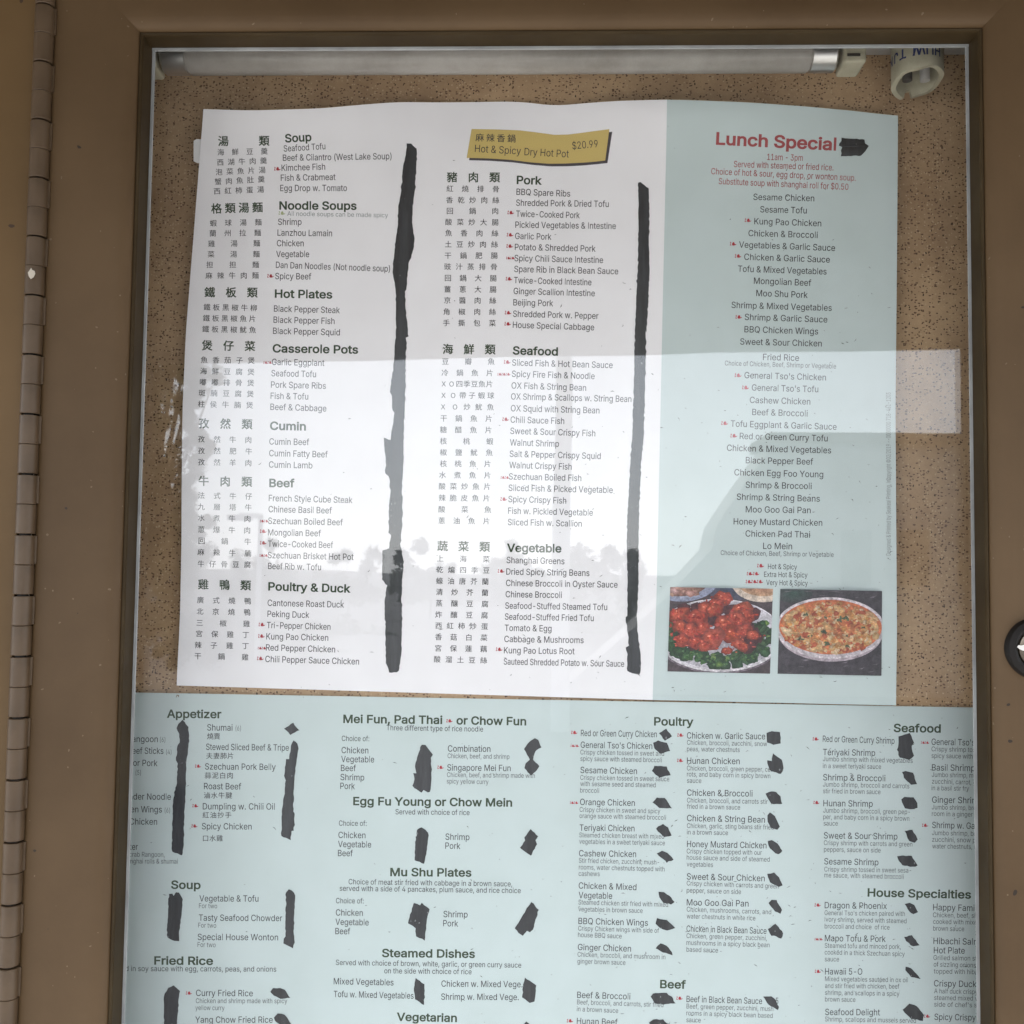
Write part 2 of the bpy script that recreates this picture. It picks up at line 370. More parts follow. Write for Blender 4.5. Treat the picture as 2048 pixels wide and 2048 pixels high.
m_ = MB(); m_.box((XL - .008, YG, ZB - .008), (XR + .008, YG + .003, ZT + .008)); m_.build('glass_pane', glass_mat, door)
# inner lip that carries the glass and closes the rim behind the stiles
for a, b in (((XL - .041, YG + .0002, ZT + .0085), (XR + .041, YG + .004, ZT + .041)), ((XL - .041, YG + .0002, ZB - .041), (XR + .041, YG + .004, ZB - .0085)),
             ((XL - .041, YG + .0002, ZB - .0083), (XL - .0085, YG + .004, ZT + .0083)), ((XR + .0085, YG + .0002, ZB - .0083), (XR + .041, YG + .004, ZT + .0083))):
    m_ = MB(); m_.box(a, b); m_.build('back_lip', brown, door)
hinge_pin = MB(); hinge_pin.revolve([(0, 0), (.0022, 0), (.0022, .66), (0, .66)], (HX, -.060, CZ0 - .02), (0, 0, 1), 12)
hg = hinge_pin.build('piano_hinge', lock_dark, door)
leafb = MB(); leafb.box((HX + .0006, -.0500, CZ0 - .02), (XL - .0412, -.0488, CZ1 + .03)); leafb.build('hinge_leaf', hinge_mat, hg)
KL = .0127
zk = at(94, 61, -.0645).z                      # a joint between two knuckles
kz = zk + KL * 3; i = 0
KR = .0040
kproto = [None, None]
while kz > ZB - .03:
    w_ = i % 2                                 # tight joint at one end, open joint at the other
    if kproto[w_] is None:
        m_ = MB(); et, eb = (.00040, .00008) if w_ == 0 else (.00008, .00040); r_ = .0002
        m_.revolve([(KR * .5, -KL + eb), (KR - r_, -KL + eb), (KR, -KL + eb + r_), (KR, -et - r_), (KR - r_, -et), (KR * .5, -et)], (HX, -.060, kz), (0, 0, 1), 36)
        cur = kproto[w_] = m_.build('knuckle', hinge_mat, hg, smooth=40, loc=(HX, -.060, kz))
    else:
        cur = kproto[w_].copy(); link(cur, hg); cur.location = Vector((HX, -.060, kz)) - origin_of(hg)
    cur.rotation_euler = (0, 0, R.uniform(0, 6)); jit = R.uniform(.995, 1.005); cur.scale = (jit, jit, 1)
    if i % 2 == 0:                             # the curl of the door-side leaf shows as a thin strip
        m2 = MB(); m2.box((HX + KR * .80, -.0598, kz - KL + .0006), (HX + KR + .0009, -.0575, kz - .0006)); m2.build('leaf_curl', hinge_mat, hg)
    kz -= KL; i += 1
chip = new_mat('bare_primer', (.50, .45, .38), .7)
cp = [(198, 1905), (192, 1880), (205, 1862), (215, 1846), (222, 1862), (238, 1868), (244, 1888), (232, 1912), (212, 1925)]
vs_ = [at(x * .29, y * .29, -.0652 + .0006 * abs(x - 215) / 30) for x, y in cp]
mesh_obj('paint_chip', vs_, [tuple(range(len(vs_)))], chip, hg)
LC = at(2072, 1297, YG - .0165)
lk = MB(); lk.revolve([(.0125, -.002), (.0125, .0012), (.0118, .0026), (.0098, .0034), (.0088, .0030), (.0080, .0012)], LC, (0, -1, 0), 48)
lo = lk.build('lock', lock_dark, door, smooth=35)
lk = MB(); lk.revolve([(.0080, .0010), (.0076, .0022), (.0060, .0026), (0, .0026)], LC, (0, -1, 0), 40); lk.build('lock_plug', new_mat('lock_plug_bronze', (.16, .13, .10), .3, .5, .7), lo, smooth=35)
lk = MB(); lk.box(LC + Vector((-.0062, -.0034, -.0011)), LC + Vector((.0040, -.0027, .0011))); lk.build('keyway', dark_hole, lo)
vs_ = [at(x, y, YG - .0202) for x, y in ((2034, 1294), (2037, 1290), (2042, 1291), (2049, 1290), (2052, 1297), (2047, 1302), (2040, 1299))]
mesh_obj('painted_glint', vs_, [tuple(range(6, -1, -1))], new_mat('glint_tone', (.72, .69, .66), .45), lo)  # pale patch whose colour stands in for a glint on the lock

# ------------------------------------------------------------------ lamp tube, its holders, the starter
TY = -.021; TRD = .008
a = at(378, 112, TY); b = at(1619, 112, TY); TZ = (a.z + b.z) / 2
tube = empty('lamp_tube', (a.x, TY, TZ), 'unlit white fluorescent tube along the top of the case', 'lamp tube')
m_ = MB(); m_.revolve([(.0071, 0), (TRD, .0012), (TRD, b.x - a.x - .0012), (.0071, b.x - a.x)], (a.x, TY, TZ), (1, 0, 0), 40); m_.build('glass_tube', tube_mat, tube, smooth=40)
for xs, sg in ((a.x, -1), (b.x, 1)):
    m_ = MB(); m_.revolve([(.0072, 0), (.0080, .0004), (.0080, .0108), (.0070, .0118), (0, .0118)], (xs, TY, TZ), (sg, 0, 0), 36); m_.build('end_cap', cap_mat, tube, smooth=40)
    for dz in (-.0024, .0024):
        m_ = MB(); m_.revolve([(.0009, 0), (.0009, .006), (0, .006)], (xs + sg * .0118, TY, TZ + dz), (sg, 0, 0), 10); m_.build('contact_pin', steel, tube)
def holder(label, xs, sg):
    h = empty('lamp_holder', (xs, TY, TZ), label, 'lamp holder', 'lamp holders of the tube')
    bm = bmesh.new()
    m_ = MB()
    x0, x1 = sorted((xs + sg * .0135, xs + sg * .0235))
    m_.box((x0, TY - .0085, TZ - .0078), (x1, TY + .0070, TZ + .020))
    o = m_.build('holder_body', cream, h)
    bv = o.modifiers.new('bevel', 'BEVEL'); bv.width = .0014; bv.segments = 3
    m_ = MB(); m_.box((x0 + .0012, TY - .0089, TZ - .0052), (x1 - .0030, TY - .0083, TZ - .0040)); m_.build('slot', dark_hole, h)
holder('cream plastic lamp holder at the right end of the tube', b.x, 1)
holder('cream plastic lamp holder in the top left corner at the tube', a.x, -1)
rf = MB(); rf.box((CX0 + .004, -.0085, at(1024, 98, -.0085).z), (CX1 - .004, -.0012, CZ1 - .002)); tag(rf.build('reflector_strip', tray_mat, loc=(0, -.001, ZT)), 'grey metal lamp strip above the tube under the top rail', 'lamp strip')
# starter: hollow canister seen from below, its far rim notched
SX = at(1853, 132, -.0314)
SRZ = SX.z
st = empty('lamp_starter', (SX.x, -.020, SRZ), 'broken cream starter canister hanging at the top right corner', 'lamp starter')
vs_, fs = [], []; NS = 72; Ro, Ri = .0114, .0092
def rimz(t):                                   # t = 0 towards the viewer, pi at the back
    z = -.0048 * (.5 - .5 * math.cos(t)) ** 1.5 - .0010 * math.sin(t) * -1 + .0004 * math.sin(5 * t)
    return z + (.0034 if (2.85 < -t or t > 3.1) and abs(t) > 2.75 else 0)
rows = [(Ro, None), (Ro, .006), (Ro, .012), (Ro, .030), (0, .030)]
ir = [(Ri, None), (Ri, .006), (Ri, .014), (0, .014)]
for i in range(NS):
    t = -math.pi + 2 * math.pi * i / NS; dx, dy = math.sin(t), -math.cos(t)
    for r, z in ir[::-1] + rows: vs_.append((SX.x + dx * r, -.020 + dy * r, SRZ + (rimz(t) if z is None else z)))
k = len(ir) + len(rows)
for i in range(NS):
    j = (i + 1) % NS
    for q in range(k - 1): fs.append((i*k+q, i*k+q+1, j*k+q+1, j*k+q))
mesh_obj('canister', vs_, fs, cream, st, smooth=50)
for dx in (-.004, .004):
    m_ = MB(); m_.revolve([(0, 0), (.0022, 0), (.0022, .0142), (0, .0142)], (SX.x + dx, -.0185, SRZ - .0005), (0, 0, 1), 14); m_.build('contact', dark_hole if dx < 0 else tray_mat, st)

# ------------------------------------------------------------------ the print: each line in the coordinates of a photographed patch
REG = {'A': (380, 220, 500/1932), 'B': (340, 660, 500/1932), 'C': (320, 1000, 500/1932), 'D': (850, 220, 500/1932), 'E': (830, 660, 500/1932),
       'F': (830, 1040, 500/1932), 'G': (1320, 200, 500/1932), 'H': (1320, 660, 500/1858), 'I': (1300, 1100, 530/1932), 'J': (240, 1380, 460/1932),
       'K': (240, 1720, 460/1932), 'L': (640, 1400, 480/1932), 'M': (640, 1720, 480/1932), 'N': (1110, 1400, 480/1932), 'O': (1110, 1720, 480/1932),
       'P': (1580, 1400, 468/1932), 'Q': (1580, 1720, 468/1932)}
# styles: h heading, n dish, s small, m note, p small bracket, r red note, R red title, g gold-banner text, f faint; c/C chinese (x0 yc0 x1 yc1); k chili marks (x y count)
PRINT_UPPER = """
=soup
A C 213 240 617 237 湯類
A h 735 250 940 238 Soup
A c 208 327 603 317 海鮮豆羹
A c 205 405 597 390 西湖牛肉羹
A c 195 480 587 462 泡菜魚片湯
A c 188 555 580 533 蟹肉魚肚羹
A c 180 628 575 613 西紅柿蛋湯
A n 725 322 1047 303 Seafood Tofu
A n 718 393 1558 380 Beef & Cilantro (West Lake Soup)
A n 708 471 1045 461 Kimchee Fish
A n 702 548 1125 541 Fish & Crabmeat
A n 697 627 1213 626 Egg Drop w. Tomato
A k 650 455 1 0 .
=noodle soups
A C 160 762 567 750 格類湯麵
A h 690 768 1288 770 Noodle Soups
A f 752 817 1530 830 All noodle soups can be made spicy
A q 685 797 1 0 .
A c 150 875 557 866 蝦球湯麵
A c 147 953 552 948 蘭州拉麵
A c 137 1033 545 1029 雞湯麵
A c 133 1115 542 1113 菜湯麵
A c 123 1196 537 1195 担担麵
A c 117 1280 535 1278 麻辣牛肉麵
A n 680 888 862 888 Shrimp
A n 676 971 1098 976 Lanzhou Lamain
A n 671 1053 879 1053 Chicken
A n 666 1137 921 1137 Vegetable
A n 663 1220 1545 1250 Dan Dan Noodles (Not noodle soup)
A n 658 1307 937 1310 Spicy Beef
A k 597 1283 1 0 .
=hot plates
A C 108 1408 526 1410 鐵板類
A h 655 1449 1100 1456 Hot Plates
A c 102 1523 522 1530 鐵板黑椒牛柳
A c 97 1608 512 1613 鐵板黑椒魚片
A c 92 1692 513 1700 鐵板黑椒魷魚
A n 648 1558 1158 1571 Black Pepper Steak
A n 645 1644 1117 1655 Black Pepper Fish
A n 641 1730 1158 1742 Black Pepper Squid
=casserole pots
A C 88 1818 508 1825 煲仔菜
A h 638 1872 1300 1882 Casserole Pots
B c 235 230 657 236 魚香茄子煲
B c 230 317 655 325 海鮮豆腐煲
B c 225 402 653 410 嘟嘟排骨煲
B c 218 485 650 495 斑腩豆腐煲
B c 213 572 645 582 柱侯牛腩煲
B n 787 270 1193 278 Garlic Eggplant
B n 783 357 1128 365 Seafood Tofu
B n 780 445 1205 455 Pork Spare Ribs
B n 777 532 1068 538 Fish & Tofu
B n 775 617 1208 630 Beef & Cabbage
B k 722 250 2 0 .
=cumin
B C 217 720 640 728 孜然類
B h 772 770 1050 775 Cumin
B c 213 842 635 850 孜然牛肉
B c 213 932 638 938 孜然肥牛
B c 213 1020 635 1028 孜然羊肉
B n 767 885 1075 890 Cumin Beef
B n 766 975 1218 985 Cumin Fatty Beef
B n 764 1063 1100 1070 Cumin Lamb
=beef
B C 215 1165 638 1173 牛肉類
B h 767 1212 962 1214 Beef
B c 213 1278 637 1286 法式牛仔
B c 213 1365 635 1372 九層塔牛
B c 212 1452 628 1460 水煮牛肉
B c 212 1541 626 1548 蔥爆牛肉
B c 215 1628 630 1636 回鍋牛
B c 210 1716 632 1726 麻辣牛腩
B c 210 1806 628 1814 牛仔骨豆腐
B n 763 1322 1410 1338 French Style Cube Steak
B n 761 1408 1250 1418 Chinese Basil Beef
B n 758 1498 1335 1510 Szechuan Boiled Beef
B n 757 1587 1165 1595 Mongolian Beef
B n 757 1675 1260 1685 Twice-Cooked Beef
B n 755 1763 1418 1778 Szechuan Brisket Hot Pot
B n 757 1847 1167 1857 Beef Rib w. Tofu
B k 695 1475 2 0 .
B k 695 1556 1 0 .
B k 695 1645 1 0 .
B k 692 1740 2 0 .
=poultry and duck
C C 290 650 707 660 雞鴨類
C h 836 697 1473 715 Poultry & Duck
C c 283 772 707 782 廣式燒鴨
C c 280 860 703 868 北京燒鴨
C c 277 948 698 957 三椒雞
C c 273 1032 692 1043 宮保雞丁
C c 265 1120 690 1128 辣子雞丁
C c 263 1205 687 1215 干鍋雞
C n 831 818 1422 832 Cantonese Roast Duck
C n 830 903 1153 912 Peking Duck
C n 825 990 1317 1003 Tri-Pepper Chicken
C n 821 1077 1300 1088 Kung Pao Chicken
C n 818 1163 1353 1178 Red Pepper Chicken
C n 813 1252 1538 1272 Chili Pepper Sauce Chicken
C k 762 963 1 0 .
C k 758 1052 1 0 .
C k 755 1143 2 0 .
C k 750 1225 1 0 .
=pork
D C 165 518 583 520 豬肉類
D h 708 570 903 576 Pork
D c 163 607 577 611 紅燒排骨
D c 160 695 577 697 香乾炒肉絲
D c 163 780 572 780 回鍋肉
D c 153 865 572 868 酸菜炒大腸
D c 153 950 570 953 魚香肉絲
D c 150 1037 567 1039 土豆炒肉絲
D c 148 1125 565 1125 干鍋肥腸
D c 145 1210 562 1212 豉汁蒸排骨
D c 148 1298 557 1300 回鍋大腸
D c 145 1385 555 1387 薑蔥大腸
D c 143 1470 553 1473 京醬肉絲
D c 138 1558 551 1560 角椒肉絲
D c 135 1645 550 1647 手撕包菜
D n 706 655 1122 670 BBQ Spare Ribs
D n 704 740 1420 750 Shredded Pork & Dried Tofu
D n 704 825 1196 837 Twice-Cooked Pork
D n 698 910 1475 920 Pickled Vegetables & Intestine
D n 696 997 977 1003 Garlic Pork
D n 694 1082 1318 1095 Potato & Shredded Pork
D n 691 1168 1376 1183 Spicy Chili Sauce Intestine
D n 689 1252 1493 1270 Spare Rib in Black Bean Sauce
D n 687 1338 1286 1355 Twice-Cooked Intestine
D n 684 1422 1312 1440 Ginger Scallion Intestine
D n 682 1510 990 1517 Beijing Pork
D n 680 1598 1340 1615 Shredded Pork w. Pepper
D n 678 1683 1307 1703 House Special Cabbage
D k 637 793 1 0 .
D k 632 965 1 0 .
D k 629 1052 1 0 .
D k 627 1142 2 0 .
D k 624 1305 1 0 .
D k 617 1567 1 0 .
D k 614 1653 1 0 .
=seafood
D C 132 1847 548 1850 海鮮類
D h 677 1888 1027 1897 Seafood
E c 205 243 618 243 豆瓣魚
E c 202 330 607 332 冷鍋魚片
E c 197 415 605 418 XO四季豆魚片
E c 195 503 615 507 XO帶子蝦球
E c 192 592 612 596 XO炒魷魚
E c 192 682 600 685 干鍋魚片
E c 190 770 597 773 糖醋魚片
E c 190 858 607 861 核桃蝦
E c 190 945 603 948 椒鹽魷魚
E c 190 1033 590 1035 核桃魚片
E c 183 1120 590 1123 水煮魚片
E c 180 1207 587 1210 酸菜炒魚片
E c 180 1297 582 1300 辣脆皮魚片
E c 177 1385 592 1388 酸菜魚
E c 177 1473 582 1477 蔥油魚片
E n 750 275 1527 295 Sliced Fish & Hot Bean Sauce
E n 748 362 1388 380 Spicy Fire Fish & Noodle
E n 745 452 1322 470 OX Fish & String Bean
E n 742 537 1672 557 OX Shrimp & Scallops w. String Bean
E n 740 628 1425 645 OX Squid with String Bean
E n 738 716 1153 727 Chili Sauce Fish
E n 736 803 1393 822 Sweet & Sour Crispy Fish
E n 733 892 1112 903 Walnut Shrimp
E n 731 980 1435 998 Salt & Pepper Crispy Squid
E n 728 1067 1210 1080 Walnut Crispy Fish
E n 725 1155 1285 1168 Szechuan Boiled Fish
E n 723 1243 1528 1260 Sliced Fish & Picked Vegetable
E n 721 1330 1168 1342 Spicy Crispy Fish
E n 719 1420 1374 1435 Fish w. Pickled Vegetable
E n 717 1508 1288 1520 Sliced Fish w. Scallion
E k 687 248 1 0 .
E k 637 340 3 0 .
E k 675 690 1 0 .
E k 662 1138 2 0 .
E k 660 1307 1 0 .
=vegetable
F C 168 200 583 207 蔬菜類
F h 710 245 1132 250 Vegetable
F c 165 297 580 303 上海菜
F c 162 383 580 389 乾煸四季豆
F c 160 470 573 476 蠔油唐芥蘭
F c 160 555 570 563 清炒芥蘭
F c 157 642 570 650 蒸釀豆腐
F c 153 730 567 737 炸釀豆腐
F c 153 815 567 823 西紅柿炒蛋
F c 152 903 563 910 香菇白菜
F c 150 990 560 997 宮保蓮藕
F c 142 1075 560 1085 酸溜土豆絲
F n 707 333 1155 342 Shanghai Greens
F n 705 422 1348 433 Dried Spicy String Beans
F n 703 510 1565 523 Chinese Broccoli in Oyster Sauce
F n 700 597 1135 603 Chinese Broccoli
F n 697 685 1485 697 Seafood-Stuffed Steamed Tofu
F n 694 770 1381 782 Seafood-Stuffed Fried Tofu
F n 693 857 1055 862 Tomato & Egg
F n 690 943 1303 952 Cabbage & Mushrooms
F n 687 1030 1233 1038 Kung Pao Lotus Root
F n 685 1117 1616 1135 Sauteed Shredded Potato w. Sour Sauce
F k 640 395 1 0 .
F k 625 1000 1 0 .
=lunch special
G R 432 342 1360 388 Lunch Special
G r 828 463 1103 470 11am - 3pm
G r 570 518 1340 545 Served with steamed or fried rice.
G r 395 573 1512 625 Choice of hot & sour, egg drop, or wonton soup.
G r 453 650 1455 695 Substitute soup with shanghai roll for $0.50
G n 721 772 1192 783 Sesame Chicken
G n 774 868 1134 877 Sesame Tofu
G n 728 960 1246 977 Kung Pao Chicken
G n 683 1052 1218 1067 Chicken & Broccoli
G n 610 1140 1353 1167 Vegetables & Garlic Sauce
G n 650 1235 1312 1257 Chicken & Garlic Sauce
G n 602 1327 1287 1349 Tofu & Mixed Vegetables
G n 725 1420 1168 1437 Mongolian Beef
G n 743 1515 1141 1530 Moo Shu Pork
G n 552 1607 1327 1630 Shrimp & Mixed Vegetables
G n 654 1700 1293 1720 Shrimp & Garlic Sauce
G n 652 1795 1222 1812 BBQ Chicken Wings
G n 619 1890 1250 1905 Sweet & Sour Chicken
G k 655 930 1 0 .
G k 540 1112 1 0 .
G k 578 1206 1 0 .
G k 583 1677 1 0 .
=lunch choices
H n 765 223 1033 230 Fried Rice
H s 482 263 1308 287 Choice of Chicken, Beef, Shrimp or Vegetable
H n 627 358 1233 375 General Tso's Chicken
H n 682 450 1176 463 General Tso's Tofu
H n 667 542 1117 555 Cashew Chicken
H n 685 632 1097 643 Beef & Broccoli
H n 525 718 1312 742 Tofu Eggplant & Garlic Sauce
H n 592 810 1246 828 Red or Green Curry Tofu
H n 497 898 1272 917 Chicken & Mixed Vegetables
H n 637 990 1138 1001 Black Pepper Beef
H n 552 1080 1213 1096 Chicken Egg Foo Young
H n 636 1173 1127 1183 Shrimp & Broccoli
H n 570 1262 1188 1276 Shrimp & String Beans
H n 637 1355 1120 1362 Moo Goo Gai Pan
H n 547 1445 1206 1455 Honey Mustard Chicken
H n 635 1535 1115 1543 Chicken Pad Thai
H n 766 1627 982 1630 Lo Mein
H s 451 1672 1290 1687 Choice of Chicken, Beef, Shrimp or Vegetable
H m 802 1776 1018 1780 Hot & Spicy
H m 773 1835 1096 1840 Extra Hot & Spicy
H m 789 1895 1098 1901 Very Hot & Spicy
H f 1714 1675 1714 1090 Designed & Printed by Seakeal Printing, Inc. 
H f 1714 1118 1714 465 Copyright ©02/2019 --0000000 718-461-1203
H k 555 337 1 0 .
H k 610 428 1 0 .
H k 455 693 1 0 .
H k 523 786 1 0 .
H k 722 1752 1 0 .
H k 645 1811 2 0 .
H k 637 1870 3 0 .
"""
